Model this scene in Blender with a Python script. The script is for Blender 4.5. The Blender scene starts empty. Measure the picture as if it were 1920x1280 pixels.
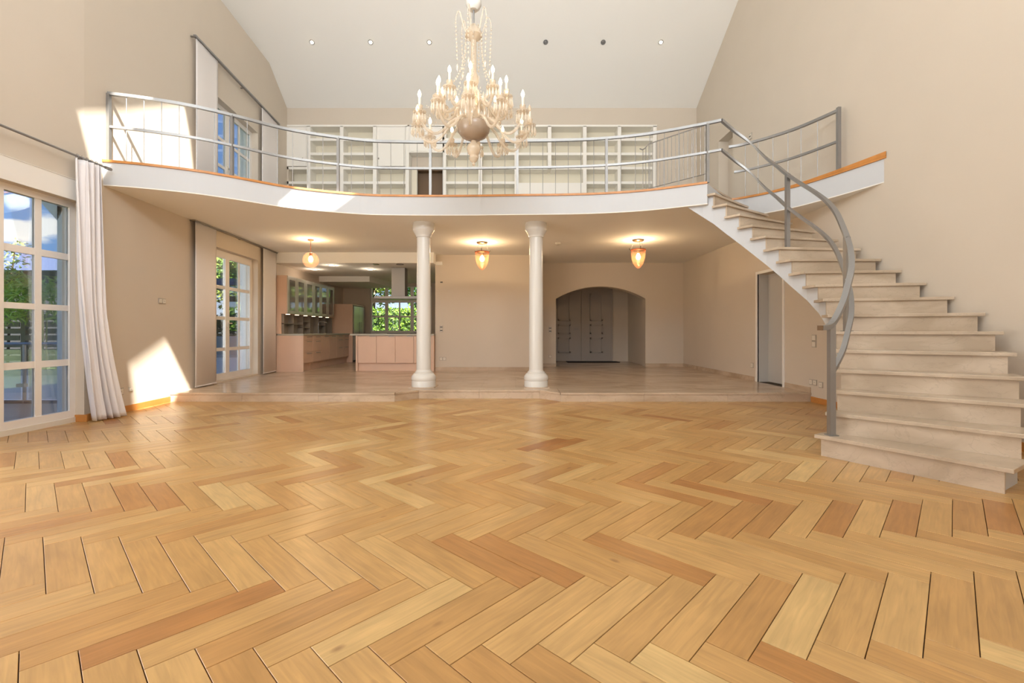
import bpy, math, random
from mathutils import Vector, Matrix
from mathutils.geometry import tessellate_polygon

random.seed(7)
C = bpy.context.scene.collection
SC = bpy.context.scene
H = 1.1                                    # eye height

# ------------------------------------------------------------------ camera
cam_d = bpy.data.cameras.new('camera')
cam = bpy.data.objects.new('camera', cam_d); C.objects.link(cam)
cam.location = (0, 0, H)
cam.rotation_euler = (math.radians(90), 0, 0)
cam_d.sensor_width = 36.0
cam_d.lens = 865 / 1920 * 36.0
cam_d.shift_y = -19 / 1920
cam_d.clip_start = 0.05; cam_d.clip_end = 300
SC.camera = cam

# ------------------------------------------------------------------ light
SUN_DIR = Vector((-0.37, 0.58, -0.72)).normalized()
def make_world():
    w = bpy.data.worlds.new('sky'); SC.world = w; w.use_nodes = True
    nt = w.node_tree; nt.nodes.clear()
    N = nt.nodes.new; L = nt.links.new
    out = N('ShaderNodeOutputWorld'); bg = N('ShaderNodeBackground')
    tc = N('ShaderNodeTexCoord'); sep = N('ShaderNodeSeparateXYZ')
    L(tc.outputs['Generated'], sep.inputs[0])
    ramp = N('ShaderNodeValToRGB'); e = ramp.color_ramp.elements
    e[0].position = 0.0; e[0].color = (0.90, 0.95, 1.0, 1)
    e[1].position = 0.75; e[1].color = (0.04, 0.15, 0.50, 1)
    m = e.new(0.28); m.color = (0.115, 0.28, 0.64, 1)
    m2 = e.new(0.11); m2.color = (0.20, 0.38, 0.72, 1)
    L(sep.outputs[2], ramp.inputs[0])
    mp = N('ShaderNodeMapping'); mp.inputs['Scale'].default_value = (1, 1, 2.6)
    mp.inputs['Location'].default_value = (0.35, 0.1, 0.2)
    L(tc.outputs['Generated'], mp.inputs[0])
    no = N('ShaderNodeTexNoise'); no.inputs['Scale'].default_value = 7.0; no.inputs['Detail'].default_value = 6
    no.inputs['Roughness'].default_value = 0.55
    L(mp.outputs[0], no.inputs[0])
    cr = N('ShaderNodeValToRGB'); ce = cr.color_ramp.elements
    ce[0].position = 0.56; ce[0].color = (0, 0, 0, 1); ce[1].position = 0.64; ce[1].color = (1, 1, 1, 1)
    L(no.outputs[0], cr.inputs[0])
    el = N('ShaderNodeMapRange'); el.inputs['From Min'].default_value = 0.10; el.inputs['From Max'].default_value = 0.45
    el.inputs['To Min'].default_value = -0.09; el.inputs['To Max'].default_value = -0.10; L(sep.outputs[2], el.inputs[0])
    ad = N('ShaderNodeMath'); ad.operation = 'ADD'; L(no.outputs[0], ad.inputs[0]); L(el.outputs[0], ad.inputs[1])
    last = ad.outputs[0]
    for dr, rad, amp in (((-0.700, 0.700, 0.150), 0.045, 0.16), ((-0.733, 0.667, 0.125), 0.035, 0.13), ((-0.50, 0.81, 0.27), 0.05, 0.10)):   # cumulus banks
        dv = N('ShaderNodeVectorMath'); dv.operation = 'DISTANCE'; dv.inputs[1].default_value = dr; L(tc.outputs['Generated'], dv.inputs[0])
        mr = N('ShaderNodeMapRange'); mr.inputs['From Max'].default_value = rad; mr.inputs['To Min'].default_value = amp; mr.inputs['To Max'].default_value = 0
        L(dv.outputs['Value'], mr.inputs[0])
        a2 = N('ShaderNodeMath'); a2.operation = 'ADD'; L(last, a2.inputs[0]); L(mr.outputs[0], a2.inputs[1]); last = a2.outputs[0]
    L(last, cr.inputs[0])
    mix = N('ShaderNodeMixRGB'); mix.inputs[2].default_value = (1.0, 1.0, 1.0, 1)
    L(cr.outputs[0], mix.inputs[0]); L(ramp.outputs[0], mix.inputs[1])
    L(mix.outputs[0], bg.inputs[0]); bg.inputs[1].default_value = 1.5
    L(bg.outputs[0], out.inputs[0])
make_world()

sun_d = bpy.data.lights.new('sun', 'SUN'); sun_d.energy = 22.0; sun_d.angle = 0.009
sun_d.color = (1.0, 0.95, 0.86)
sun = bpy.data.objects.new('sun', sun_d); C.objects.link(sun)
sun.rotation_euler = SUN_DIR.to_track_quat('-Z', 'Y').to_euler(); sun.location = (6, -8, 12)

def area(name, loc, direction, sx, sy, power, col):
    d = bpy.data.lights.new(name, 'AREA'); d.shape = 'RECTANGLE'; d.size = sx; d.size_y = sy
    d.energy = power; d.color = col
    o = bpy.data.objects.new(name, d); C.objects.link(o); o.location = loc
    o.rotation_euler = Vector(direction).to_track_quat('-Z', 'Y').to_euler()
    return o
# unseen fill panels added to brighten the room, standing in for window daylight
DAY = (0.95, 0.98, 1.0)
area('fill_behind_low', (-0.3, -1.75, 1.40), (0, 1, 0.30), 8.4, 2.4, 78, (0.96, 0.97, 0.98))  # added low fill behind the camera; the wall there has no opening
area('fill_behind_high', (-0.5, -1.3, 5.4), (0, 1, 0.85), 6.0, 2.4, 660, (0.87, 0.94, 1.0))  # added fill tilted up at the ceiling; no gable window is built
area('fill_terrace_side', (-5.19, 1.5, 1.4), (1, 0.0, 0.0), 4.2, 2.3, 175, (1.0, 0.98, 0.95))  # added fill panel inside the terrace window, beyond the view
area('fill_through_garden_door', (-6.35, 7.55, 1.45), (1, 0.8, 0.0), 1.5, 2.2, 55, (1.0, 0.97, 0.92))  # added fill hidden behind the long wall, aimed in through the garden door

SC.view_settings.view_transform = 'Standard'
SC.view_settings.look = 'None'
SC.view_settings.gamma = 1.0
SC.view_settings.use_curve_mapping = False
SC.view_settings.exposure = 0.03
cy = SC.cycles
cy.use_denoising = True
cy.use_adaptive_sampling = True; cy.adaptive_threshold = 0.04
cy.max_bounces = 8; cy.diffuse_bounces = 5; cy.glossy_bounces = 4
cy.transmission_bounces = 6; cy.transparent_max_bounces = 24
cy.caustics_reflective = False; cy.caustics_refractive = False
cy.sample_clamp_indirect = 6.0

# ------------------------------------------------------------------ materials
MATS = {}
def srgb(r, g, b):
    f = lambda c: (c / 255 / 12.92) if c / 255 <= 0.04045 else ((c / 255 + 0.055) / 1.055) ** 2.4
    return (f(r), f(g), f(b), 1)

def mat(name, col, rough=0.6, metal=0.0, spec=0.5, emit=None, estr=0.0, noise=0.0, nscale=6.0, bump=0.0, bscale=60.0, coat=0.0):
    m = bpy.data.materials.new(name); m.use_nodes = True
    nt = m.node_tree; b = nt.nodes['Principled BSDF']; N = nt.nodes.new; L = nt.links.new
    b.inputs['Base Color'].default_value = col
    b.inputs['Roughness'].default_value = rough
    b.inputs['Metallic'].default_value = metal
    b.inputs['Specular IOR Level'].default_value = spec
    b.inputs['Coat Weight'].default_value = coat
    if emit:
        b.inputs['Emission Color'].default_value = emit; b.inputs['Emission Strength'].default_value = estr
    if noise or bump:
        tc = N('ShaderNodeTexCoord')
    if noise:
        no = N('ShaderNodeTexNoise'); no.inputs['Scale'].default_value = nscale; no.inputs['Detail'].default_value = 4
        L(tc.outputs['Object'], no.inputs[0])
        hv = N('ShaderNodeHueSaturation'); hv.inputs['Color'].default_value = col
        mr = N('ShaderNodeMapRange'); mr.inputs['From Min'].default_value = 0.3; mr.inputs['From Max'].default_value = 0.7
        mr.inputs['To Min'].default_value = 1 - noise; mr.inputs['To Max'].default_value = 1 + noise
        L(no.outputs[0], mr.inputs[0]); L(mr.outputs[0], hv.inputs['Value']); L(hv.outputs[0], b.inputs['Base Color'])
    if bump:
        n2 = N('ShaderNodeTexNoise'); n2.inputs['Scale'].default_value = bscale; n2.inputs['Detail'].default_value = 3
        L(tc.outputs['Object'], n2.inputs[0])
        bp = N('ShaderNodeBump'); bp.inputs['Strength'].default_value = bump; bp.inputs['Distance'].default_value = 0.01
        L(n2.outputs[0], bp.inputs['Height']); L(bp.outputs[0], b.inputs['Normal'])
    MATS[name] = m
    return m

def clear_mat(name, tint, body, amount, rough=0.05, gloss=0.5):
    """see-through pane or crystal: a share of clear, the rest a shiny surface of its own colour"""
    m = bpy.data.materials.new(name); m.use_nodes = True
    nt = m.node_tree; nt.nodes.clear(); N = nt.nodes.new; L = nt.links.new
    out = N('ShaderNodeOutputMaterial'); t = N('ShaderNodeBsdfTransparent'); t.inputs[0].default_value = tint
    p = N('ShaderNodeBsdfPrincipled'); p.inputs['Base Color'].default_value = body
    p.inputs['Roughness'].default_value = rough; p.inputs['Specular IOR Level'].default_value = gloss
    mx = N('ShaderNodeMixShader'); mx.inputs[0].default_value = amount
    L(t.outputs[0], mx.inputs[1]); L(p.outputs[0], mx.inputs[2]); L(mx.outputs[0], out.inputs[0])
    MATS[name] = m
    return m

def glass_mat(name, tint=(1, 1, 1, 1), refl=0.10):
    m = bpy.data.materials.new(name); m.use_nodes = True
    nt = m.node_tree; nt.nodes.clear(); N = nt.nodes.new; L = nt.links.new
    out = N('ShaderNodeOutputMaterial'); t = N('ShaderNodeBsdfTransparent'); t.inputs[0].default_value = tint
    g = N('ShaderNodeBsdfGlossy'); g.inputs['Roughness'].default_value = 0.02
    fr = N('ShaderNodeFresnel'); fr.inputs[0].default_value = 1.45
    ml = N('ShaderNodeMath'); ml.operation = 'MULTIPLY_ADD'; ml.inputs[1].default_value = 0.5; ml.inputs[2].default_value = refl * 0.1
    L(fr.outputs[0], ml.inputs[0])
    mx = N('ShaderNodeMixShader'); L(ml.outputs[0], mx.inputs[0])
    L(t.outputs[0], mx.inputs[1]); L(g.outputs[0], mx.inputs[2]); L(mx.outputs[0], out.inputs[0])
    MATS[name] = m
    return m

def marble_mat(name, base, dark, rough, scale=1.3):
    m = bpy.data.materials.new(name); m.use_nodes = True
    nt = m.node_tree; b = nt.nodes['Principled BSDF']; N = nt.nodes.new; L = nt.links.new
    geo = N('ShaderNodeNewGeometry')
    mp = N('ShaderNodeMapping'); mp.inputs['Rotation'].default_value = (0.3, 0.2, 0.5); mp.inputs['Scale'].default_value = (1, 1.6, 2.2)
    L(geo.outputs['Position'], mp.inputs[0])
    n1 = N('ShaderNodeTexNoise'); n1.inputs['Scale'].default_value = scale; n1.inputs['Detail'].default_value = 7; n1.inputs['Distortion'].default_value = 1.2
    L(mp.outputs[0], n1.inputs[0])
    r1 = N('ShaderNodeValToRGB'); e = r1.color_ramp.elements
    e[0].position = 0.36; e[0].color = dark; e[1].position = 0.62; e[1].color = base
    L(n1.outputs[0], r1.inputs[0])
    n2 = N('ShaderNodeTexNoise'); n2.inputs['Scale'].default_value = scale * 1.4; n2.inputs['Detail'].default_value = 8; n2.inputs['Distortion'].default_value = 2.4
    L(mp.outputs[0], n2.inputs[0])
    r2 = N('ShaderNodeValToRGB'); e = r2.color_ramp.elements
    e[0].position = 0.485; e[0].color = (0, 0, 0, 1); e[1].position = 0.515; e[1].color = (0, 0, 0, 1)
    k = e.new(0.5); k.color = (1, 1, 1, 1)
    L(n2.outputs[0], r2.inputs[0])
    mx = N('ShaderNodeMixRGB'); mx.blend_type = 'MIX'; mx.inputs[2].default_value = tuple(c * 0.72 for c in dark[:3]) + (1,)
    sc = N('ShaderNodeMath'); sc.operation = 'MULTIPLY'; sc.inputs[1].default_value = 0.30
    L(r2.outputs[0], sc.inputs[0]); L(sc.outputs[0], mx.inputs[0]); L(r1.outputs[0], mx.inputs[1])
    L(mx.outputs[0], b.inputs['Base Color'])
    b.inputs['Roughness'].default_value = rough
    MATS[name] = m
    return m

def parquet_mat(name, per_object):
    """oak: tone per plank, grain along its length, knots, slight gloss"""
    m = bpy.data.materials.new(name); m.use_nodes = True
    nt = m.node_tree; b = nt.nodes['Principled BSDF']; N = nt.nodes.new; L = nt.links.new
    at = N('ShaderNodeAttribute'); at.attribute_name = 'tone'
    at.attribute_type = 'OBJECT' if per_object else 'GEOMETRY'
    uv = N('ShaderNodeUVMap'); uv.uv_map = 'UVMap'
    off = N('ShaderNodeVectorMath'); off.operation = 'MULTIPLY_ADD'
    cmb = N('ShaderNodeCombineXYZ'); 
    mA = N('ShaderNodeMath'); mA.operation = 'MULTIPLY'; mA.inputs[1].default_value = 91.7
    mB = N('ShaderNodeMath'); mB.operation = 'MULTIPLY'; mB.inputs[1].default_value = 47.3
    L(at.outputs['Fac'], mA.inputs[0]); L(at.outputs['Fac'], mB.inputs[0])
    L(mA.outputs[0], cmb.inputs[0]); L(mB.outputs[0], cmb.inputs[1])
    off.inputs[1].default_value = (1, 1, 1)
    L(uv.outputs[0], off.inputs[0]); L(cmb.outputs[0], off.inputs[2])
    ramp = N('ShaderNodeValToRGB'); e = ramp.color_ramp.elements
    e[0].position = 0.0; e[0].color = srgb(166, 112, 62)
    e[1].position = 1.0; e[1].color = srgb(210, 178, 122)
    for p, c in ((0.12, (176, 127, 74)), (0.4, (188, 146, 90)), (0.7, (198, 159, 103))):
        k = e.new(p); k.color = srgb(*c)
    L(at.outputs['Fac'], ramp.inputs[0])
    # grain
    mp = N('ShaderNodeMapping'); mp.inputs['Scale'].default_value = (2.2, 30, 1); L(off.outputs[0], mp.inputs[0])
    g = N('ShaderNodeTexNoise'); g.inputs['Scale'].default_value = 1.6; g.inputs['Detail'].default_value = 6; g.inputs['Distortion'].default_value = 0.9
    L(mp.outputs[0], g.inputs[0])
    mr = N('ShaderNodeMapRange'); mr.inputs['From Min'].default_value = 0.3; mr.inputs['From Max'].default_value = 0.7
    mr.inputs['To Min'].default_value = 0.86; mr.inputs['To Max'].default_value = 1.10
    L(g.outputs[0], mr.inputs[0])
    # broad patches
    g2 = N('ShaderNodeTexNoise'); g2.inputs['Scale'].default_value = 3.5; g2.inputs['Detail'].default_value = 2
    mp2 = N('ShaderNodeMapping'); mp2.inputs['Scale'].default_value = (1, 2.5, 1); L(off.outputs[0], mp2.inputs[0]); L(mp2.outputs[0], g2.inputs[0])
    mr2 = N('ShaderNodeMapRange'); mr2.inputs['From Min'].default_value = 0.3; mr2.inputs['From Max'].default_value = 0.7
    mr2.inputs['To Min'].default_value = 0.9; mr2.inputs['To Max'].default_value = 1.08
    L(g2.outputs[0], mr2.inputs[0])
    mm = N('ShaderNodeMath'); mm.operation = 'MULTIPLY'; L(mr.outputs[0], mm.inputs[0]); L(mr2.outputs[0], mm.inputs[1])
    hv = N('ShaderNodeHueSaturation'); L(ramp.outputs[0], hv.inputs['Color']); L(mm.outputs[0], hv.inputs['Value'])
    # knots
    mp3 = N('ShaderNodeMapping'); mp3.inputs['Scale'].default_value = (2.3, 4.6, 1); L(off.outputs[0], mp3.inputs[0])
    vo = N('ShaderNodeTexVoronoi'); vo.inputs['Scale'].default_value = 1.25; L(mp3.outputs[0], vo.inputs[0])
    kr = N('ShaderNodeValToRGB'); e = kr.color_ramp.elements
    e[0].position = 0.03; e[0].color = (0.55, 0.55, 0.55, 1); e[1].position = 0.10; e[1].color = (0, 0, 0, 1)
    L(vo.outputs['Distance'], kr.inputs[0])
    mk = N('ShaderNodeMixRGB'); mk.inputs[2].default_value = srgb(110, 66, 32)
    L(kr.outputs[0], mk.inputs[0]); L(hv.outputs[0], mk.inputs[1]); L(mk.outputs[0], b.inputs['Base Color'])
    b.inputs['Roughness'].default_value = 0.29
    b.inputs['Specular IOR Level'].default_value = 0.42
    bp = N('ShaderNodeBump'); bp.inputs['Strength'].default_value = 0.05; bp.inputs['Distance'].default_value = 0.004
    L(g.outputs[0], bp.inputs['Height']); L(bp.outputs[0], b.inputs['Normal'])
    MATS[name] = m
    return m

WALLC = srgb(211, 199, 183)
mat('wall_paint', WALLC, 0.85, spec=0.2, noise=0.012, nscale=1.5)
mat('ceiling_paint', srgb(242, 239, 233), 0.85, spec=0.2)
mat('white_paint', srgb(238, 234, 228), 0.6, spec=0.3)
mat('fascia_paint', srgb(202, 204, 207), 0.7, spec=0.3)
mat('gloss_white', srgb(222, 219, 213), 0.25, spec=0.5)
mat('window_white', srgb(238, 232, 226), 0.35, spec=0.4)
mat('wood_trim', srgb(196, 132, 66), 0.4, noise=0.10, nscale=9)
mat('dark_gap', srgb(70, 42, 20), 0.9)
mat('steel', (0.33, 0.325, 0.32, 1), 0.45, metal=0.8)
mat('steel_dark', (0.35, 0.33, 0.31, 1), 0.35, metal=1.0)
mat('curtain', srgb(236, 232, 233), 0.9, spec=0.1, bump=0.05, bscale=300)
mat('panel_curtain', srgb(238, 232, 229), 0.9, spec=0.1)
mat('kitchen_front', srgb(224, 190, 166), 0.45, noise=0.02, nscale=3)
mat('kitchen_top', srgb(176, 172, 158), 0.35)
mat('kitchen_grey', srgb(150, 140, 128), 0.5)
mat('kitchen_wall', srgb(206, 192, 176), 0.8)
mat('aluminium', srgb(200, 192, 180), 0.35, metal=0.6)
mat('black', srgb(18, 17, 16), 0.4)
mat('cream_shelf', srgb(243, 239, 231), 0.6)
mat('shelf_back', srgb(236, 228, 208), 0.8)
mat('dark_brown', srgb(105, 78, 48), 0.5)
mat('hall_door', srgb(172, 163, 154), 0.5)
mat('grey_door', srgb(196, 192, 186), 0.5)
mat('plastic_white', srgb(226, 218, 204), 0.4)
mat('plastic_grey', srgb(178, 168, 154), 0.4)
mat('doormat', srgb(40, 32, 26), 0.95)
mat('copper', srgb(190, 110, 75), 0.35, metal=0.8)
mat('bronze', srgb(95, 82, 60), 0.35, metal=0.8)
mat('candle', srgb(240, 232, 215), 0.5)
mat('bulb', (1, 0.9, 0.7, 1), 0.4, emit=(1.0, 0.80, 0.50, 1), estr=14.0)
mat('bulb_warm', (1, 0.8, 0.5, 1), 0.4, emit=(1.0, 0.70, 0.34, 1), estr=120.0)
mat('spot_glow', (1, 0.9, 0.7, 1), 0.4, emit=(1.0, 0.86, 0.62, 1), estr=9.0)
mat('under_glow', (1, 0.9, 0.7, 1), 0.4, emit=(1.0, 0.80, 0.55, 1), estr=2.5)
mat('frosted_bowl', srgb(168, 150, 132), 0.25, spec=0.6)
clear_mat('crystal', (0.97, 0.95, 0.92, 1), srgb(238, 226, 208), 0.42, 0.08, 0.8)
clear_mat('crystal_dense', (0.95, 0.92, 0.88, 1), srgb(226, 208, 184), 0.6, 0.08, 0.8)
clear_mat('amber_glass', (1.0, 0.88, 0.80, 1), srgb(222, 170, 140), 0.22, 0.1, 0.7)
clear_mat('smoke_glass', (0.96, 0.88, 0.83, 1), srgb(205, 175, 160), 0.18, 0.08, 0.8)
glass_mat('pane_glass', (0.97, 0.985, 0.98, 1))
def mirror_glass():
    m = mat('cabinet_glass', srgb(46, 44, 40), 0.05, spec=1.0)
    b = m.node_tree.nodes['Principled BSDF']; b.inputs['Metallic'].default_value = 0.35
    b.inputs['Base Color'].default_value = (0.22, 0.21, 0.19, 1)
mirror_glass()
marble_mat('marble', srgb(206, 184, 160), srgb(182, 159, 134), 0.22, 1.0)
marble_mat('marble_stair', srgb(200, 183, 162), srgb(178, 160, 138), 0.30, 1.3)
parquet_mat('oak_plank', True); parquet_mat('oak_planks_far', False)
# outdoors
mat('leaf_green', srgb(118, 150, 52), 0.5, noise=0.35, nscale=1.5)
mat('leaf_light', srgb(158, 172, 84), 0.5, noise=0.3, nscale=1.5)
mat('leaf_mid', srgb(100, 136, 56), 0.5, noise=0.35, nscale=1.5)
mat('leaf_dark', srgb(66, 90, 44), 0.6, noise=0.3, nscale=1.2)
mat('bamboo_leaf', srgb(172, 204, 92), 0.5, noise=0.3, nscale=2)
mat('bamboo_leaf_pale', srgb(188, 212, 118), 0.5, noise=0.3, nscale=2)
mat('bark', srgb(96, 78, 58), 0.9)
mat('fence_wood', srgb(140, 138, 118), 0.8, noise=0.1, nscale=4)
mat('fence_warm', srgb(176, 158, 136), 0.8, noise=0.1, nscale=4)
mat('stucco', srgb(244, 247, 248), 0.85)
mat('stone_cap', srgb(180, 188, 188), 0.8)
mat('deck', srgb(150, 152, 148), 0.8, noise=0.1, nscale=3)
mat('roof_slate', srgb(92, 104, 138), 0.6)
mat('dark_house', srgb(66, 66, 70), 0.8)
mat('lawn', srgb(96, 112, 70), 0.9, noise=0.2, nscale=2)

# ------------------------------------------------------------------ helpers
class MB:
    """collects shapes; build() links them as ONE mesh object, relative to its parent's place"""
    def __init__(s): s.v = []; s.f = []; s.sm = []
    def add(s, verts, faces, smooth=False):
        o = len(s.v); s.v += [tuple(p) for p in verts]
        for f in faces: s.f.append(tuple(i + o for i in f)); s.sm.append(smooth)
        return s
    def box(s, x0, x1, y0, y1, z0, z1):
        return s.hexa([(x0, y0), (x1, y0), (x1, y1), (x0, y1)], z0, z1)
    def hexa(s, p, z0, z1):                                   # prism over a convex plan
        n = len(p)
        return s.add([(a, b, z0) for a, b in p] + [(a, b, z1) for a, b in p],
                     [tuple(range(n - 1, -1, -1)), tuple(range(n, 2 * n))] + [(i, (i + 1) % n, n + (i + 1) % n, n + i) for i in range(n)])
    def fbox(s, F, a0, a1, d0, d1, z0, z1):                   # box in a wall's own frame
        q = [F(a, d, z) for z in (z0, z1) for a, d in ((a0, d0), (a1, d0), (a1, d1), (a0, d1))]
        return s.add(q, [(3, 2, 1, 0), (4, 5, 6, 7), (0, 1, 5, 4), (1, 2, 6, 5), (2, 3, 7, 6), (3, 0, 4, 7)])
    def poly(s, outer, holes, f0, f1):                        # slab between two maps of a 2-D outline with holes
        loops = [outer] + holes
        flat = [p for l in loops for p in l]
        tr = tessellate_polygon([[Vector((p[0], p[1], 0)) for p in l] for l in loops])
        n = len(flat)
        vs = [f0(*p) for p in flat] + [f1(*p) for p in flat]
        fs = [tuple(t) for t in tr] + [tuple(n + i for i in reversed(t)) for t in tr]
        o = 0
        for l in loops:
            m = len(l)
            for i in range(m): fs.append((o + i, o + (i + 1) % m, n + o + (i + 1) % m, n + o + i))
            o += m
        return s.add(vs, fs)
    def tube(s, path, r, n=8, closed=False):
        P = [Vector(p) for p in path]; rs = r if isinstance(r, (list, tuple)) else [r] * len(P)
        vs = []; fs = []; up = None
        for i, p in enumerate(P):
            t = (P[min(i + 1, len(P) - 1)] - P[max(i - 1, 0)])
            if t.length < 1e-9: t = Vector((0, 0, 1))
            t.normalize()
            if up is None:
                up = Vector((0, 0, 1)) if abs(t.z) < 0.9 else Vector((1, 0, 0))
            a = t.cross(up)
            if a.length < 1e-6: a = t.cross(Vector((1, 0, 0)))
            a.normalize(); b = a.cross(t); up = b
            for k in range(n):
                w = 2 * math.pi * k / n
                vs.append(p + (a * math.cos(w) + b * math.sin(w)) * rs[i])
        for i in range(len(P) - 1):
            for k in range(n):
                fs.append((i * n + k, i * n + (k + 1) % n, (i + 1) * n + (k + 1) % n, (i + 1) * n + k))
        s.add(vs, fs, True)
        s.add(vs[:n], [tuple(range(n))]); s.add(vs[-n:], [tuple(range(n - 1, -1, -1))])
        return s
    def bar(s, path, w, h, side=None):                        # flat bar swept along a path, upright section
        P = [Vector(p) for p in path]; vs = []; fs = []
        for i, p in enumerate(P):
            t = P[min(i + 1, len(P) - 1)] - P[max(i - 1, 0)]; t.z = 0
            if t.length < 1e-6: t = Vector((1, 0, 0))
            t.normalize(); a = Vector((-t.y, t.x, 0)); z = Vector((0, 0, 1))
            for sx, sz in ((-1, -1), (1, -1), (1, 1), (-1, 1)):
                vs.append(p + a * sx * w / 2 + z * sz * h / 2)
        for i in range(len(P) - 1):
            for k in range(4):
                fs.append((i * 4 + k, i * 4 + (k + 1) % 4, (i + 1) * 4 + (k + 1) % 4, (i + 1) * 4 + k))
        fs += [(3, 2, 1, 0), tuple(len(vs) - 4 + k for k in range(4))]
        return s.add(vs, fs)
    def lathe(s, prof, n=24, c=(0, 0, 0), smooth=True):
        vs = []; fs = []
        for r, z in prof:
            for k in range(n):
                w = 2 * math.pi * k / n
                vs.append((c[0] + r * math.cos(w), c[1] + r * math.sin(w), c[2] + z))
        for i in range(len(prof) - 1):
            for k in range(n):
                fs.append((i * n + k, i * n + (k + 1) % n, (i + 1) * n + (k + 1) % n, (i + 1) * n + k))
        s.add(vs, fs, smooth)
        if prof[0][0] > 1e-4: s.add(vs[:n], [tuple(range(n - 1, -1, -1))])
        if prof[-1][0] > 1e-4: s.add(vs[-n:], [tuple(range(n))])
        return s
    def build(s, name, m, parent=None, bevel=0.0, fix=True):
        off = Vector(parent_loc(parent)) if parent else Vector((0, 0, 0))
        me = bpy.data.meshes.new(name)
        me.from_pydata([tuple(Vector(p) - off) for p in s.v], [], s.f)
        for p, q in zip(me.polygons, s.sm): p.use_smooth = q
        if fix:
            import bmesh
            bm = bmesh.new(); bm.from_mesh(me); bmesh.ops.recalc_face_normals(bm, faces=bm.faces)
            bm.to_mesh(me); bm.free()
        if any(s.sm): me.set_sharp_from_angle(angle=math.radians(38))
        me.materials.append(MATS[m]); me.update()
        o = bpy.data.objects.new(name, me); C.objects.link(o)
        if parent: o.parent = parent
        if bevel:
            b = o.modifiers.new('edge', 'BEVEL'); b.width = bevel; b.segments = 2; b.limit_method = 'ANGLE'
        return o

def parent_loc(o):
    l = Vector(o.location)
    while o.parent: o = o.parent; l += Vector(o.location)
    return l
def tag(o, label, cat=None, group=None, kind=None):
    o['label'] = label
    if cat: o['category'] = cat
    if group: o['group'] = group
    if kind: o['kind'] = kind
    return o
def thing(name, label, cat, loc=(0, 0, 0), group=None, kind=None):
    o = bpy.data.objects.new(name, None); C.objects.link(o); o.location = loc; o.empty_display_size = 0.1
    return tag(o, label, cat, group, kind)
def struct(mb, name, m, label, cat): return tag(mb.build(name, m), label, cat, kind='structure')
def copy_tree(o, parent=None):
    c = o.copy(); C.objects.link(c); c.parent = parent
    for ch in list(o.children): copy_tree(ch, c)
    return c
def frame2(A, B, inward):
    """wall frame: a along A->B, d into the room (d<0 = outside), z up"""
    A = Vector((A[0], A[1], 0)); B = Vector((B[0], B[1], 0)); u = (B - A).normalized()
    n = Vector((-u.y, u.x, 0))
    if n.dot(Vector((inward[0], inward[1], 0))) < 0: n = -n
    return (lambda a, d, z: tuple(A + u * a + n * d + Vector((0, 0, z)))), (B - A).length
def spline(P, n=8):
    P = [Vector(p) for p in P]; out = []
    for i in range(len(P) - 1):
        p0 = P[max(i - 1, 0)]; p1 = P[i]; p2 = P[i + 1]; p3 = P[min(i + 2, len(P) - 1)]
        for k in range(n):
            t = k / n
            out.append(0.5 * ((2 * p1) + (p2 - p0) * t + (2 * p0 - 5 * p1 + 4 * p2 - p3) * t * t + (3 * p1 - p0 - 3 * p2 + p3) * t ** 3))
    out.append(P[-1]); return out
def resample(path, n):
    P = [Vector(p) for p in path]; L = [0]
    for a, b in zip(P, P[1:]): L.append(L[-1] + (b - a).length)
    out = []
    for k in range(n):
        t = L[-1] * k / (n - 1); i = 0
        while i < len(L) - 2 and L[i + 1] < t: i += 1
        w = (t - L[i]) / max(1e-9, L[i + 1] - L[i]); out.append(P[i].lerp(P[i + 1], w))
    return out

# ------------------------------------------------------------------ main measures
ZP = 0.14                     # marble platform
ZC = 2.97                     # ceiling under the gallery
ZG = 3.30                     # gallery floor
XR = 4.68                     # right wall
XLW = lambda y: -5.22 - 0.08 * (y - 5.63)
YB = -2.2                     # wall behind the camera
YU = 11.70                    # upper rear wall
R = 0.18333                   # stair rise
roof_rear = lambda x, y: 6.76 + 0.55 * (YU - y)
roof_front = lambda x, y: 6.76 + 0.55 * (y - YB)
roof_left = lambda x, y: 7.12 + 0.5 * (x + 5.45)
YRIDGE = (YU + YB) / 2; ZRIDGE = roof_rear(0, YRIDGE)

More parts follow.
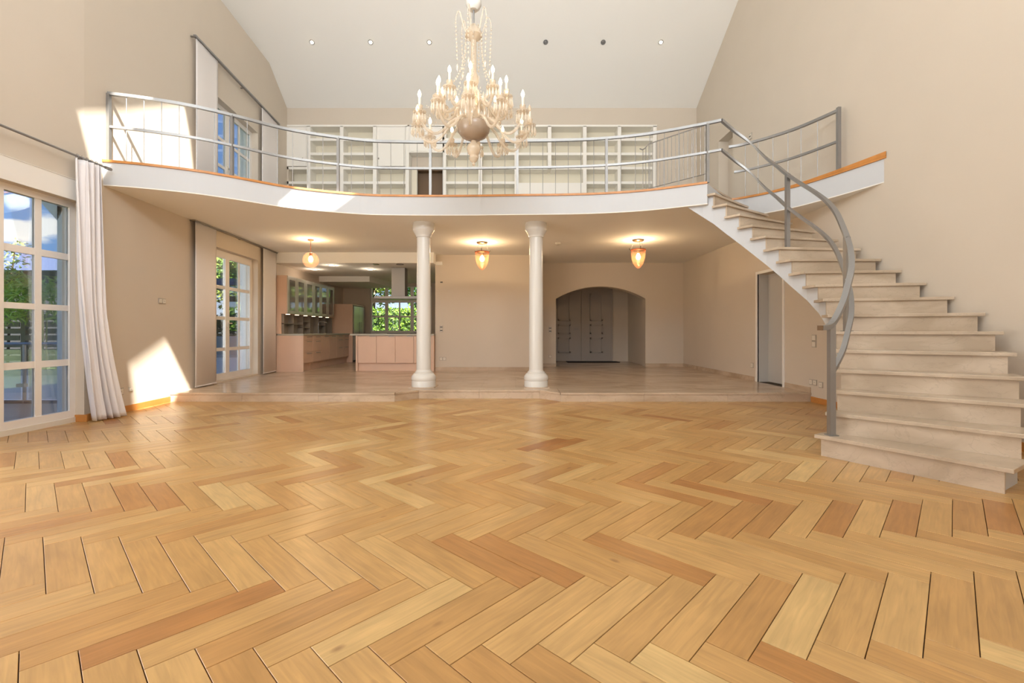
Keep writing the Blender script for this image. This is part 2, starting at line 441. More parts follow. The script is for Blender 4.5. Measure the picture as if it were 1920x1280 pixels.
# ---- herringbone floor: each plank near the camera its own object
def build_floor():
    fl = MB().box(-5.6, 4.75, YB, 7.9, -0.06, -0.012).build('floor', 'dark_gap')
    tag(fl, 'oak herringbone parquet floor of the great room', 'floor', kind='structure')
    w, Lp, gap, th = 0.1405, 0.634, 0.0016, 0.012
    ang = math.radians(-43.8); ca, sa = math.cos(ang), math.sin(ang)
    tip = Vector((-1.319, 2.494))
    o0 = Vector((0 * ca - w * sa, 0 * sa + w * ca))       # tip corner (0,w) of plank k=0
    base = tip - o0
    def world(x, y): return (base.x + x * ca - y * sa, base.y + x * sa + y * ca)
    planks = []
    for m in range(-14, 16):
        for k in range(-75, 76):
            for kind in (0, 1):
                if kind == 0: cx, cyy, rot = k * w - m * Lp + Lp / 2, k * w + m * Lp + w / 2, 0
                else: cx, cyy, rot = k * w - w / 2 - m * Lp, k * w + m * Lp + Lp / 2, math.pi / 2
                X, Y = world(cx, cyy)
                if not (-5.75 < X < 4.85 and -0.6 < Y < 7.75): continue
                if Y > 7.35 and not (-2.2 < X < 1.1): continue
                planks.append((X, Y, ang + rot))
    def plank_mesh():
        a, b, c = Lp / 2 - gap, w / 2 - gap, 0.0012
        v = [(-a, -b, -th), (a, -b, -th), (a, b, -th), (-a, b, -th), (-a, -b, -c), (a, -b, -c), (a, b, -c), (-a, b, -c),
             (-a + c, -b + c, 0), (a - c, -b + c, 0), (a - c, b - c, 0), (-a + c, b - c, 0)]
        f = [(0, 1, 5, 4), (1, 2, 6, 5), (2, 3, 7, 6), (3, 0, 4, 7), (4, 5, 9, 8), (5, 6, 10, 9), (6, 7, 11, 10), (7, 4, 8, 11), (8, 9, 10, 11)]
        return v, f
    pv, pf = plank_mesh()
    me = bpy.data.meshes.new('plank'); me.from_pydata(pv, [], pf); me.materials.append(MATS['oak_plank'])
    uvl = me.uv_layers.new(name='UVMap')
    for lp in me.loops: co = me.vertices[lp.vertex_index].co; uvl.data[lp.index].uv = (co.x, co.y)
    me.update()
    def pix(X, Y, Z=0.0): return 960 + 865 * X / Y, 621 + 865 * (H - Z) / Y
    rnd = random.Random(11)
    def tone(X, Y):
        t = min(1, max(0, rnd.gauss(0.54, 0.17)))
        if rnd.random() < 0.035: t = rnd.uniform(0.05, 0.18)
        if Y > 0.5:
            px, py = pix(X, Y)
            for qx, qy, q in dark_spots:
                if abs(px - qx) < 24 and abs(py - qy) < 12: t = q
        return t
    dark_spots = [(900, 1050, 0.12), (985, 1048, 0.10), (1395, 1130, 0.14), (680, 1255, 0.12), (730, 945, 0.15), (1130, 1240, 0.2), (870, 1085, 0.12), (325, 930, 0.1), (250, 930, 0.12), (1480, 965, 0.2), (560, 1040, 0.75), (690, 1030, 0.95)]
    seen = []
    for p in planks:
        if p[1] < 1.0: continue
        px, py = pix(p[0], p[1])
        if -160 < px < 2080 and py < 1400: seen.append(p)
    seen.sort(key=lambda p: p[0] ** 2 * 0.15 + p[1] ** 2)
    near = set(seen[:300])
    for X, Y, a in seen[:300]:
        o = bpy.data.objects.new('plank', me); C.objects.link(o); o.location = (X, Y, 0); o.rotation_euler = (0, 0, a); o.parent = fl
        o['tone'] = tone(X, Y)
    rest = MB(); tones = []; uvs = []
    for p in planks:
        if p in near: continue
        X, Y, a = p; c, s = math.cos(a), math.sin(a)
        rest.add([(X + x * c - y * s, Y + x * s + y * c, z) for x, y, z in pv], pf)
        t = tone(X, Y); tones += [t] * len(pf); uvs.append((X, Y))
    ro = rest.build('parquet_planks', 'oak_planks_far', fl, fix=False); ro['kind'] = 'stuff'
    rm = ro.data; at = rm.attributes.new('tone', 'FLOAT', 'FACE'); at.data.foreach_set('value', tones)
    uvl = rm.uv_layers.new(name='UVMap'); nv = len(pv)
    for lp in rm.loops:
        x, y, z = pv[lp.vertex_index % nv]; uvl.data[lp.index].uv = (x, y)
build_floor()

# ---- marble platform: edge slabs, risers, tiles
def build_platform():
    pf = MB().box(-6.0, 5.4, 7.62, 16.2, 0.0, ZP - 0.022).build('floor_platform', 'marble')
    tag(pf, 'raised beige marble floor under the gallery', 'floor', kind='structure')
    F = [(-5.42, 7.22), (-1.836, 7.22), (-1.53, 7.56), (0.454, 7.56), (0.76, 7.22), (XR, 7.22)]
    YE = 7.80
    for i, (a, b) in enumerate(zip(F, F[1:])):
        n = max(1, round((Vector(b) - Vector(a)).length / 1.25))
        for k in range(n):
            p = Vector(a).lerp(Vector(b), k / n); q = Vector(a).lerp(Vector(b), (k + 1) / n); g = 0.0012
            d = (q - p).normalized() * g; p += d; q -= d; ex = (Vector((d.y, -d.x)).normalized()) * 0.012
            MB().hexa([tuple(p + ex), tuple(q + ex), (q.x, YE), (p.x, YE)], ZP - 0.028, ZP).build('edge_slab', 'marble', pf)
            inn = -Vector((d.y, -d.x)).normalized() * 0.05
            MB().hexa([tuple(p), tuple(q), tuple(q + inn), tuple(p + inn)], 0.0, ZP - 0.030).build('riser_slab', 'marble', pf)
    MB().hexa([(-5.42, 7.30), (-1.8, 7.30), (-1.46, 7.66), (0.38, 7.66), (0.72, 7.30), (XR, 7.30), (XR, 7.7), (-5.5, 7.7)][0:0] or [(-5.42, 7.64), (XR, 7.64), (XR, 7.7), (-5.42, 7.7)], 0, ZP - 0.03).build('bed', 'marble', pf)
    t = 0.60
    me = None
    y = YE; 
    while y < 15.8:
        x = -5.93
        while x < 5.1:
            inside = (y < 11.3) or (y < 15.7 and x < -1.9) or (y < 12.7 and x > 0.6) or (x > 1.0 and x < 4.0 and y < 14.8)
            if x < -5.9 and y < 8: inside = False
            if inside:
                if me is None:
                    o = MB().box(0, t - 0.002, 0, t - 0.002, -0.02, 0).build('tile', 'marble'); me = o.data
                else:
                    o = bpy.data.objects.new('tile', me); C.objects.link(o)
                o.parent = pf; o.location = (x, y, ZP)
            x += t
        y += t
build_platform()

# ---- outer shell
FL, LL = frame2((XLW(5.63), 5.63), (XLW(12.2), 12.2), (1, 0))      # long left wall, a = distance from its near corner
aY = lambda y: (y - 5.63) / math.cos(math.atan(0.08))
def build_walls():
    o = [(0, 0), (aY(10.95), 0), (aY(10.95), ZC), (aY(12.15), ZC), (aY(12.15), 7.315), (0, 7.315)]
    lo = [(aY(8.36), 0.17), (aY(10.13), 0.17), (aY(10.13), 2.66), (aY(8.36), 2.66)]
    up = [(aY(8.36), ZG + 0.02), (aY(10.13), ZG + 0.02), (aY(10.13), 5.45), (aY(8.36), 5.45)]
    m = MB().poly(o, [lo, up], lambda a, z: FL(a, 0, z), lambda a, z: FL(a, -0.25, z))
    struct(m, 'wall_left', 'wall_paint', 'long cream wall with the two stacked glazed doors', 'wall')
    # near part of the left wall, over the wide terrace window
    o = [(YB, 0), (0.55, 0), (0.55, 2.66), (5.63, 2.66), (5.63, 7.6), (YB, 7.6)]
    m = MB().poly(o, [], lambda y, z: (-5.22, y, z), lambda y, z: (-5.46, y, z))
    struct(m, 'wall_left_window_side', 'wall_paint', 'cream wall above the wide terrace window', 'wall')
    m = MB().box(-5.22, -5.198, 0.4, 5.60, 2.90, 2.905).box(-5.22, -5.204, 0.4, 5.60, 2.66, 2.90)
    struct(m, 'trim_1', 'white_paint', 'white shutter box band above the terrace window', 'trim')
    # right wall with its two doorways
    o = [(YB, 0), (12.85, 0), (12.85, 6.6), (YU, roof_rear(0, YU) + 0.15), (YRIDGE, ZRIDGE + 0.15), (YB, roof_front(0, YB) + 0.15)]
    d1 = [(7.97, ZP), (8.79, ZP), (8.79, 2.18), (7.97, 2.18)]
    d2 = [(9.78, ZG), (10.45, ZG), (10.45, 5.40), (9.78, 5.40)]
    m = MB().poly(o, [d1, d2], lambda y, z: (XR, y, z), lambda y, z: (XR + 0.30, y, z))
    struct(m, 'wall_right', 'wall_paint', 'tall cream gable wall beside the curved stairs', 'wall')
    # wall behind the camera
    o = [(-5.6, 0), (5.0, 0), (5.0, 7.0), (-5.6, 7.0)]
    m = MB().poly(o, [], lambda x, z: (x, YB, z), lambda x, z: (x, YB - 0.2, z))
    struct(m, 'wall_behind', 'wall_paint', 'cream wall of the great room behind the viewer', 'wall')
    # upper rear wall around the built-in shelves
    bx0, bx1, bz = -5.67, 3.64, 6.33
    o = [(-6.0, ZG - 0.2), (bx0, ZG - 0.2), (bx0, bz), (bx1, bz), (bx1, ZG - 0.2), (5.0, ZG - 0.2), (5.0, 7.2), (-6.0, 7.2)]
    m = MB().poly(o, [], lambda x, z: (x, YU, z), lambda x, z: (x, YU + 0.3, z))
    struct(m, 'wall_rear', 'wall_paint', 'upper rear wall framing the white bookshelves', 'wall')
    # lower hall walls
    m = MB().box(-1.88, 0.74, 11.30, 11.42, 0, ZC + 0.05).box(0.64, 0.74, 11.42, 12.6, 0, ZC + 0.05)
    struct(m, 'wall_hall', 'wall_paint', 'cream hall wall between the kitchen and the arch', 'wall')
    ax0, ax1, zs, zt = 1.20, 3.645, 1.99, 2.325
    cx = (ax0 + ax1) / 2; hw = (ax1 - ax0) / 2; rr = (hw ** 2 + (zt - zs) ** 2) / (2 * (zt - zs)); cz = zt - rr
    a0 = math.asin(hw / rr)
    arc = [(cx + rr * math.sin(a0 - 2 * a0 * i / 20), cz + rr * math.cos(a0 - 2 * a0 * i / 20)) for i in range(21)]
    o = [(0.64, 0), (ax0, 0)] + list(reversed(arc)) + [(ax1, 0), (5.0, 0), (5.0, ZC + 0.05), (0.64, ZC + 0.05)]
    m = MB().poly(o, [], lambda x, z: (x, 12.6, z), lambda x, z: (x, 12.9, z))
    struct(m, 'wall_arch', 'wall_paint', 'cream wall with the low arched opening to the entrance', 'wall')
    m = MB().box(0.9, 1.14, 12.9, 14.9, 0, 2.75).box(3.72, 3.9, 12.9, 14.9, 0, 2.75).box(0.9, 3.9, 14.8, 14.95, 0, 2.75)
    struct(m, 'wall_entrance', 'wall_paint', 'shaded walls of the entrance porch behind the arch', 'wall')
    struct(MB().box(0.9, 3.9, 12.8, 14.9, 2.7, 2.8), 'ceiling_entrance', 'ceiling_paint', 'low ceiling of the entrance behind the arch', 'ceiling')
    # kitchen
    m = MB().hexa([(XLW(10.95), 10.95), (XLW(10.95) - 0.25, 10.95), (-6.0, 15.9), (-5.72, 15.9)], 0, 2.9)
    struct(m, 'wall_kitchen_left', 'kitchen_wall', 'kitchen wall behind the glass fronted cupboards', 'wall')
    o = [(-6, 0), (-1.7, 0), (-1.7, 2.9), (-6, 2.9)]
    hk = [(-4.80, 1.02), (-2.72, 1.02), (-2.72, 2.62), (-4.80, 2.62)]
    m = MB().poly(o, [hk], lambda x, z: (x, 15.6, z), lambda x, z: (x, 15.85, z))
    struct(m, 'wall_kitchen_rear', 'kitchen_wall', 'grey kitchen end wall around the garden window', 'wall')
    struct(MB().box(-1.88, -1.7, 11.42, 15.8, 0, 2.9), 'wall_kitchen_right', 'kitchen_wall', 'shaded kitchen side wall behind the column', 'wall')
    struct(MB().box(-6.0, -1.7, 11.25, 15.9, 2.722, 2.80), 'ceiling_kitchen', 'ceiling_paint', 'lowered white kitchen ceiling', 'ceiling')
    struct(MB().box(-6.0, -1.86, 10.93, 11.25, 2.72, ZC + 0.02), 'beam_kitchen', 'ceiling_paint', 'white ceiling beam over the kitchen entrance', 'beam')
    struct(MB().hexa([(-5.7, 13.6), (-4.2, 13.6), (-3.9, 15.6), (-5.7, 15.6)], 2.56, 2.73), 'trim_kitchen_soffit', 'ceiling_paint', 'boxed ceiling drop in the kitchen corner', 'trim')
build_walls()

def build_roof():
    XE = 5.05; XW = -7.1
    th = 0.12
    rear = [(XW, 12.1), (XE, 12.1), (XE, YRIDGE), (XW, YRIDGE)]
    m = MB().poly(rear, [], lambda x, y: (x, y, roof_rear(x, y)), lambda x, y: (x, y, roof_rear(x, y) + th))
    struct(m, 'ceiling_rear_slope', 'ceiling_paint', 'sloping white ceiling above the bookshelf wall', 'ceiling')
    # the long wall opens outwards above a line, up to the roof
    K = Vector((XLW(10.7), 10.7, 7.31)); M = Vector((-6.29, 9.54, 7.95)); w = Vector((0.08, -1, 0)); d = (M - K)
    q = [K - w * 0.6 , K + w * 13.0, K + w * 13.0 + d * 2.3, K - w * 0.6 + d * 2.3]; n = w.cross(d).normalized() * 0.05
    m = MB().add(q + [p + n for p in q], [(0, 1, 2, 3), (7, 6, 5, 4), (0, 4, 5, 1), (1, 5, 6, 2), (2, 6, 7, 3), (3, 7, 4, 0)])
    m.box(-7.1, -6.98, -2.5, 12.1, 7.0, ZRIDGE + 0.1)
    struct(m, 'wall_left_upper', 'wall_paint', 'upper part of the long wall leaning out to the roof', 'wall')
    def up(p):
        # p - t*SUN on the front slope
        t = (6.76 + 0.55 * (p.y - YB) - p.z) / (-SUN_DIR.z + 0.55 * SUN_DIR.y); q = p - SUN_DIR * t; return (q.x, q.y)
    A = [Vector((XLW(y), y, z)) for y, z in ((6.39, .59), (7.14, .943), (7.72, .12), (7.72, -0.1), (6.5, -0.1))]
    B = [Vector((XLW(y), y, z)) for y, z in ((5.55, 3.72), (5.98, 3.93), (7.56, 4.8), (7.69, 4.4), (7.8, 3.8), (7.9, 3.1), (5.75, 3.1))]
    Cc = [Vector(p) for p in ((-3.22, 7.12, 3.36), (-2.40, 7.40, 3.36), (-2.80, 7.28, 3.0), (-3.50, 6.90, 2.995))]
    front = [(XW, YRIDGE), (XE, YRIDGE), (XE, -2.5), (XW, -2.5)]
    m = MB().poly(front, [[up(p) for p in A], [up(p) for p in B], [up(p) for p in Cc]], lambda x, y: (x, y, roof_front(x, y)), lambda x, y: (x, y, roof_front(x, y) + 0.01))  # holes added and shaped so the sun throws its patches on wall and fascia
    struct(m, 'ceiling_front_slope', 'ceiling_paint', 'sloping white ceiling with added sun openings above the viewer', 'ceiling')
build_roof()

# ---- gallery slab with its wooden edge
GE = [(-5.5, 5.86), (-5.22, 5.92), (-4.83, 6.04), (-4.34, 6.26), (-3.94, 6.54), (-3.33, 7.02), (-2.43, 7.37), (-1.77, 7.44), (-0.8, 7.45), (0.11, 7.41), (0.85, 7.38), (1.52, 7.30), (2.17, 7.12), (2.87, 6.78)]
GEs = [tuple(p) for p in spline(GE, 6)]
GR = [(3.60, 7.66), (3.78, 7.56), (4.06, 7.27), (4.28, 6.95), (4.47, 6.48), (4.60, 6.08), (4.72, 5.66)]
GRs = [tuple(p) for p in spline(GR, 6)]
def build_gallery():
    out = GEs + GRs + [(5.0, 5.6), (5.0, 12.75), (-6.0, 12.75), (-6.0, 5.86)]
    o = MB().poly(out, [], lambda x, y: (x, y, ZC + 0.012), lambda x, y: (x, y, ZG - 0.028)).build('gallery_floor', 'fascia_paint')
    MB().poly(out, [], lambda x, y: (x, y, ZC), lambda x, y: (x, y, ZC + 0.012)).build('soffit', 'ceiling_paint', o)
    tag(o, 'curved white gallery slab spanning the room on two columns', 'gallery', kind='structure')
    def edge(path):
        e = MB(); P = [Vector((p[0], p[1], 0)) for p in path]; vs = []; fs = []
        for i, p in enumerate(P):
            t = (P[min(i + 1, len(P) - 1)] - P[max(i - 1, 0)]).normalized(); n = Vector((t.y, -t.x, 0))
            for d, z in ((0.02, ZG - 0.03), (0.02, ZG), (-0.12, ZG), (-0.12, ZG - 0.03)):
                q = p + n * d; vs.append((q.x, q.y, z))
        for i in range(len(P) - 1):
            for k in range(4): fs.append((i * 4 + k, i * 4 + (k + 1) % 4, i * 4 + 4 + (k + 1) % 4, i * 4 + 4 + k))
        fs += [(0, 1, 2, 3), tuple(len(vs) - 4 + k for k in (3, 2, 1, 0))]
        return e.add(vs, fs)
    edge([p for p in GEs if p[0] > -5.30]).build('edge_strip', 'wood_trim', o)
    e = [p for p in GRs if p[0] < 4.69]
    # the strip by the stairs rises like a low kerb towards the wall
    edge(e).build('edge_strip', 'wood_trim', o)
    n = len(e); m = MB(); vs = []; fs = []
    for i, p in enumerate(e):
        h = 0.05 * max(0, (i / (n - 1) - 0.35) / 0.65)
        vs += [(p[0] - 0.02, p[1] - 0.012, ZG), (p[0] - 0.02, p[1] - 0.012, ZG + h + 0.001), (p[0] + 0.02, p[1] + 0.012, ZG + h + 0.001), (p[0] + 0.02, p[1] + 0.012, ZG)]
    for i in range(n - 1):
        for k in range(4): fs.append((i * 4 + k, i * 4 + (k + 1) % 4, i * 4 + 4 + (k + 1) % 4, i * 4 + 4 + k))
    m.add(vs, fs + [(0, 1, 2, 3)]).build('kerb_strip', 'wood_trim', o)
build_gallery()

# ---- columns
def build_columns():
    prof = [(0.0, 0), (0.205, 0), (0.205, 0.10), (0.20, 0.112), (0.205, 0.124), (0.212, 0.15), (0.205, 0.19), (0.17, 0.235), (0.15, 0.245), (0.15, 0.262), (0.132, 0.272), (0.122, 0.30),
            (0.122, 1.1), (0.116, 2.2), (0.114, 2.575), (0.128, 2.583), (0.128, 2.602), (0.140, 2.622), (0.166, 2.668), (0.184, 2.70), (0.188, 2.712), (0.188, 2.80), (0.182, 2.812), (0.182, ZC - ZP)]
    k = [i for i, p in enumerate(prof)]
    root = thing('column', 'white round column beside the kitchen island', 'column', (-1.53, 7.99, ZP), 'pair of gallery columns', 'structure')
    def part(n, a, b): MB().lathe(prof[a:b], 40, (-1.53, 7.99, ZP)).build(n, 'gloss_white', root)
    part('base', 0, 12); part('shaft', 11, 16); part('capital', 15, len(prof))
    MB().box(-1.53 - 0.215, -1.53 + 0.215, 7.99 - 0.215, 7.99 + 0.215, ZP, ZP + 0.012).build('plinth', 'marble', root)
    c = copy_tree(root); c.location = (0.417, 7.99, ZP); c['label'] = 'white round column beside the entrance arch'
build_columns()

# ---- baseboards
def build_baseboards():
    m = MB().fbox(FL, 0, aY(7.2), 0, 0.016, 0, 0.085)
    struct(m, 'baseboard_left', 'wood_trim', 'orange oak baseboard along the left wall', 'baseboard')
    m = MB().box(-5.36, -5.175, 5.612, 5.63, 0, 0.085)
    struct(m, 'baseboard_window', 'wood_trim', 'short oak baseboard beside the terrace window', 'baseboard')
    m = MB().box(XR - 0.016, XR, 3.5, 7.205, 0, 0.085)
    struct(m, 'baseboard_right', 'wood_trim', 'oak baseboard on the wall beside the stairs', 'baseboard')
    m = MB().box(-1.88, 0.74, 11.285, 11.30, ZP, ZP + 0.085)
    struct(m, 'baseboard_hall', 'marble', 'marble skirting on the hall wall between the columns', 'baseboard')
    m = MB().box(0.74, 1.20, 12.585, 12.60, ZP, ZP + 0.085).box(3.645, XR, 12.585, 12.60, ZP, ZP + 0.085)
    struct(m, 'baseboard_arch', 'marble', 'marble skirting on either side of the arch', 'baseboard')
    m = MB().box(XR - 0.015, XR, 8.9, 12.6, ZP, ZP + 0.085).box(XR - 0.015, XR, 7.22, 7.9, ZP, ZP + 0.085)
    struct(m, 'baseboard_platform', 'marble', 'marble skirting along the wall by the grey door', 'baseboard')
build_baseboards()

# ------------------------------------------------------------------ stairs
SP = {1: (2.69, 4.11), 2: (2.85, 4.20), 3: (2.98, 4.31), 4: (3.11, 4.44), 5: (3.22, 4.60), 6: (3.315, 4.78), 7: (3.40, 4.97), 8: (3.49, 5.18), 9: (3.55, 5.40), 10: (3.55, 5.61),
      11: (3.51, 5.82), 12: (3.46, 6.00), 13: (3.39, 6.17), 14: (3.295, 6.32), 15: (3.19, 6.46), 16: (3.07, 6.59), 17: (2.95, 6.71), 18: (2.84, 6.80)}
SA = [0, -58.5, -49, -42, -36.5, -31, -25, -20, -15.5, -11, -5.0, 0, 6, 13, 20, 27, 34, 40, 46]
SLEN = [0, 1.23, 1.25, 1.25, 1.27, 1.28, 1.315, 1.32, 1.30, 1.22, 1.20, 1.18, 1.18, 1.2, 1.22, 1.2, 1.15, 1.13, 1.15]
def sdir(k): a = math.radians(SA[k]); return Vector((math.cos(a), math.sin(a)))
def sback(k): d = sdir(k); return Vector((-d.y, d.x))
def sl(k, inset=0.0, back=0.0, short=0.0):
    P = Vector(SP[k]); d = sdir(k); b = sback(k); L = SLEN[k]
    if k >= 7:
        L = min(L, (XR - 0.02 - P.x) / max(0.05, d.x)) if d.x > 0 else L
    return P + d * inset + b * back, P + d * (L - short) + b * back
def soffit(k):                                  # underside of the flight at line k
    z = k * R
    if k >= 9: th = 0.34 + (k - 9) * 0.012
    else: th = 0.34 - (9 - k) * 0.02
    return max(0.0, z - th) if k < 18 else ZC
def build_stairs():
    st = thing('staircase', 'curved marble staircase rising to the gallery along the wall', 'staircase', (2.9, 4.1, 0), kind='thing')
    NT = 0.032
    for k in range(1, 19):
        z = k * R
        a, b = sl(k)
        if k < 18:
            c, d = sl(k + 1, back=0.045)
        else:
            c, d = a + sback(k) * 0.22, b + sback(k) * 0.22
        # treads (nosing proud of the riser and of the inner string)
        MB().hexa([tuple(a), tuple(b), tuple(d), tuple(c)], z - NT, z).build('tread', 'marble_stair', st, bevel=0.004)
        a2, b2 = sl(k, 0.045, 0.028, 0.05); a3, b3 = sl(k, 0.045, 0.048, 0.05)
        MB().hexa([tuple(a2), tuple(b2), tuple(b3), tuple(a3)], (k - 1) * R, z - NT).build('riser', 'marble_stair', st)
    # plastered body: inner string, outer side and smooth underside
    m = MB()
    for k in range(1, 18):
        a, b = sl(k, 0.06, 0.05, 0.07); c, d = sl(k + 1, 0.06, 0.05, 0.07)
        z = k * R - NT; s0, s1 = soffit(k), soffit(k + 1)
        if k == 17: s1 = soffit(17) + 0.12
        if k < 3: s0 = s1 = 0.0
        if k == 3: s0 = 0
        v = [(a.x, a.y, s0), (b.x, b.y, s0), (d.x, d.y, s1), (c.x, c.y, s1), (a.x, a.y, z), (b.x, b.y, z), (d.x, d.y, z), (c.x, c.y, z)]
        m.add(v, [(3, 2, 1, 0), (4, 5, 6, 7), (0, 1, 5, 4), (1, 2, 6, 5), (2, 3, 7, 6), (3, 0, 4, 7)])
    a, b = sl(18, 0.06, 0.05, 0.07); u = Vector((-0.19, 0.085)); c, d = a + u, b + u; s0 = soffit(17) + 0.12
    v = [(a.x, a.y, s0), (b.x, b.y, s0), (d.x, d.y, ZC - 0.004), (c.x, c.y, ZC - 0.004), (a.x, a.y, ZC + 0.1), (b.x, b.y, ZC + 0.1), (d.x, d.y, ZC + 0.1), (c.x, c.y, ZC + 0.1)]
    m.add(v, [(3, 2, 1, 0), (4, 5, 6, 7), (0, 1, 5, 4), (1, 2, 6, 5), (2, 3, 7, 6), (3, 0, 4, 7)])
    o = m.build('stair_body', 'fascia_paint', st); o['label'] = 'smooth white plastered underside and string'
build_stairs()

# ---- railings
ZT, ZM = 4.18, 3.75
def offset_path(path, d):
    P = [Vector((p[0], p[1], 0)) for p in path]; out = []
    for i, p in enumerate(P):
        t = (P[min(i + 1, len(P) - 1)] - P[max(i - 1, 0)]).normalized(); n = Vector((-t.y, t.x, 0)); out.append(p + n * d)
    return out
def rod(x, y, z0, z1, parent, r=0.0045):
    m = MB().tube([(x, y, z0), (x, y, z1)], r, 6)
    for z in (ZM, ZT):
        if z <= z1 + 0.05: m.lathe([(0, 0.028), (0.007, 0.026), (0.008, 0.018), (0.008, 0.0)], 8, (x, y, z))
    return m.build('baluster_rod', 'steel', parent)
def build_gallery_railing():
    path = offset_path([p for p in GEs if p[0] > -5.27], 0.06)
    lead = [Vector((3.06, 6.735, 0))]
    rail = thing('gallery_railing', 'curved steel railing with thin rods along the gallery edge', 'railing', (-1.0, 7.5, ZG))
    full = path + lead
    MB().bar([(p.x, p.y, ZT) for p in full], 0.042, 0.038).build('top_rail', 'steel', rail)
    MB().bar([(p.x, p.y, ZM) for p in full], 0.036, 0.032).build('mid_rail', 'steel', rail)
    def at_px(px):
        best = None
        for a, b in zip(path, path[1:]):
            f = lambda t: 960 + 865 * (a.x + (b.x - a.x) * t) / (a.y + (b.y - a.y) * t) - px
            if f(0) <= 0 <= f(1):
                lo, hi = 0, 1
                for _ in range(30):
                    md = (lo + hi) / 2
                    if f(md) < 0: lo = md
                    else: hi = md
                return a.lerp(b, lo)
        return path[-1]
    posts = [at_px(x) for x in (204, 435, 634, 807, 970, 1137, 1327)]
    for p in posts:
        MB().box(p.x - 0.02, p.x + 0.02, p.y - 0.02, p.y + 0.02, ZG, ZT).build('post', 'steel', rail)
    pxs = (204, 435, 634, 807, 970, 1137, 1327)
    for a, b in zip(pxs, pxs[1:]):
        for k in range(1, 7):
            p = at_px(a + (b - a) * k / 7.0); rod(p.x, p.y, ZG, ZT, rail)
    # short railing by the stair head on the far side
    path2 = offset_path(GRs, 0.06); path2 = [p for p in path2 if p.y > 6.42]
    r2 = thing('stairhead_railing', 'steel railing above the stairwell ending at the tall wall', 'railing', (4.2, 7.1, ZG))
    MB().bar([(p.x, p.y, ZT) for p in path2], 0.042, 0.038).build('top_rail', 'steel', r2)
    MB().bar([(p.x, p.y, ZM) for p in path2[3:]], 0.036, 0.032).build('mid_rail', 'steel', r2)
    e = path2[-1]
    MB().box(e.x - 0.022, e.x + 0.022, e.y - 0.022, e.y + 0.022, ZG, ZT + 0.04).build('post', 'steel', r2)
    rs = resample(path2, 60)
    for px in (1397, 1422, 1449, 1476, 1503, 1532):
        p = min(rs, key=lambda q: abs(960 + 865 * q.x / q.y - px)); rod(p.x, p.y, ZG, ZT, r2)
    # inner guard rail with balusters and a curled end
    r3 = thing('inner_guard_rail', 'thin steel guard rail with a curled end on the gallery', 'railing', (2.6, 7.4, ZG))
    a, b = Vector((2.30, 7.76, 0)), Vector((2.97, 7.02, 0))
    zt, zb = 4.25, 3.50
    d = (a - b).normalized()
    curl = [b, a, a + d * 0.04, a + d * 0.08, a + d * 0.12, a + d * 0.17]
    zz = [zt, zt, zt - 0.02, zt - 0.055, zt - 0.06, zt - 0.03]
    MB().tube([(p.x, p.y, z) for p, z in zip(curl, zz)], 0.010, 8).build('hand_rail', 'steel_dark', r3)
    MB().tube([(b.x, b.y, zb), (a.x, a.y, zb)], 0.007, 6).build('bottom_rail', 'steel_dark', r3)
    for k in range(15):
        p = a.lerp(b, k / 14.5); z0 = ZG if k in (0, 14) else zb
        MB().tube([(p.x, p.y, z0), (p.x, p.y, zt)], 0.0055, 6).build('baluster', 'steel_dark', r3)
    for k in (1, 2):
        p = a + d * 0.055 * k
        MB().tube([(p.x, p.y, ZG), (p.x, p.y, zt - 0.03 * k)], 0.0055, 6).build('baluster', 'steel_dark', r3)
    # stair handrail: upper and lower flat bars following the flight
    sr = thing('stair_handrail', 'curving steel handrail with two flat bars down the stairs', 'railing', (2.9, 4.2, R))
    up = []; lw = []
    for k in range(1, 13):
        p = Vector(SP[k]) + sdir(k) * (0.10 + 0.009 * (k - 1)) + sback(k) * 0.09
        up.append((p.x, p.y, k * R + 0.975)); lw.append((p.x, p.y, k * R + 0.545))
    a = Vector(SP[1]) + sdir(1) * 0.08 - sback(1) * 0.06
    top = [(3.63, 6.30, 3.345), (3.57, 6.50, 3.55), (3.44, 6.67, 3.83), (3.26, 6.745, 4.02), (3.06, 6.735, ZT)]
    up = [(a.x, a.y, 1.13)] + up + top
    lw = lw + [(x, y, z - 0.43) for x, y, z in top]
    MB().bar([tuple(p) for p in spline(up, 6)], 0.05, 0.042).build('hand_rail', 'steel', sr)
    p0, p1 = Vector(up[0]), Vector(up[1]); dd = (p1 - p0).normalized()
    MB().bar([tuple(p0 - dd * 0.004), tuple(p0)], 0.051, 0.043).build('end_cap', 'dark_brown', sr)
    MB().bar([tuple(p) for p in spline(lw, 6)], 0.042, 0.036).build('lower_rail', 'steel', sr)
    for k in (1, 6, 12):
        p = Vector(SP[k]) + sdir(k) * (0.10 + 0.009 * (k - 1)) + sback(k) * 0.09
        o = MB().box(p.x - 0.024, p.x + 0.024, p.y - 0.024, p.y + 0.024, k * R, k * R + 0.98).build('newel_post' if k == 1 else 'post', 'steel', sr)
        MB().box(p.x - 0.04, p.x + 0.04, p.y - 0.04, p.y + 0.04, k * R, k * R + 0.008).build('base_plate', 'steel', o)
build_gallery_railing()

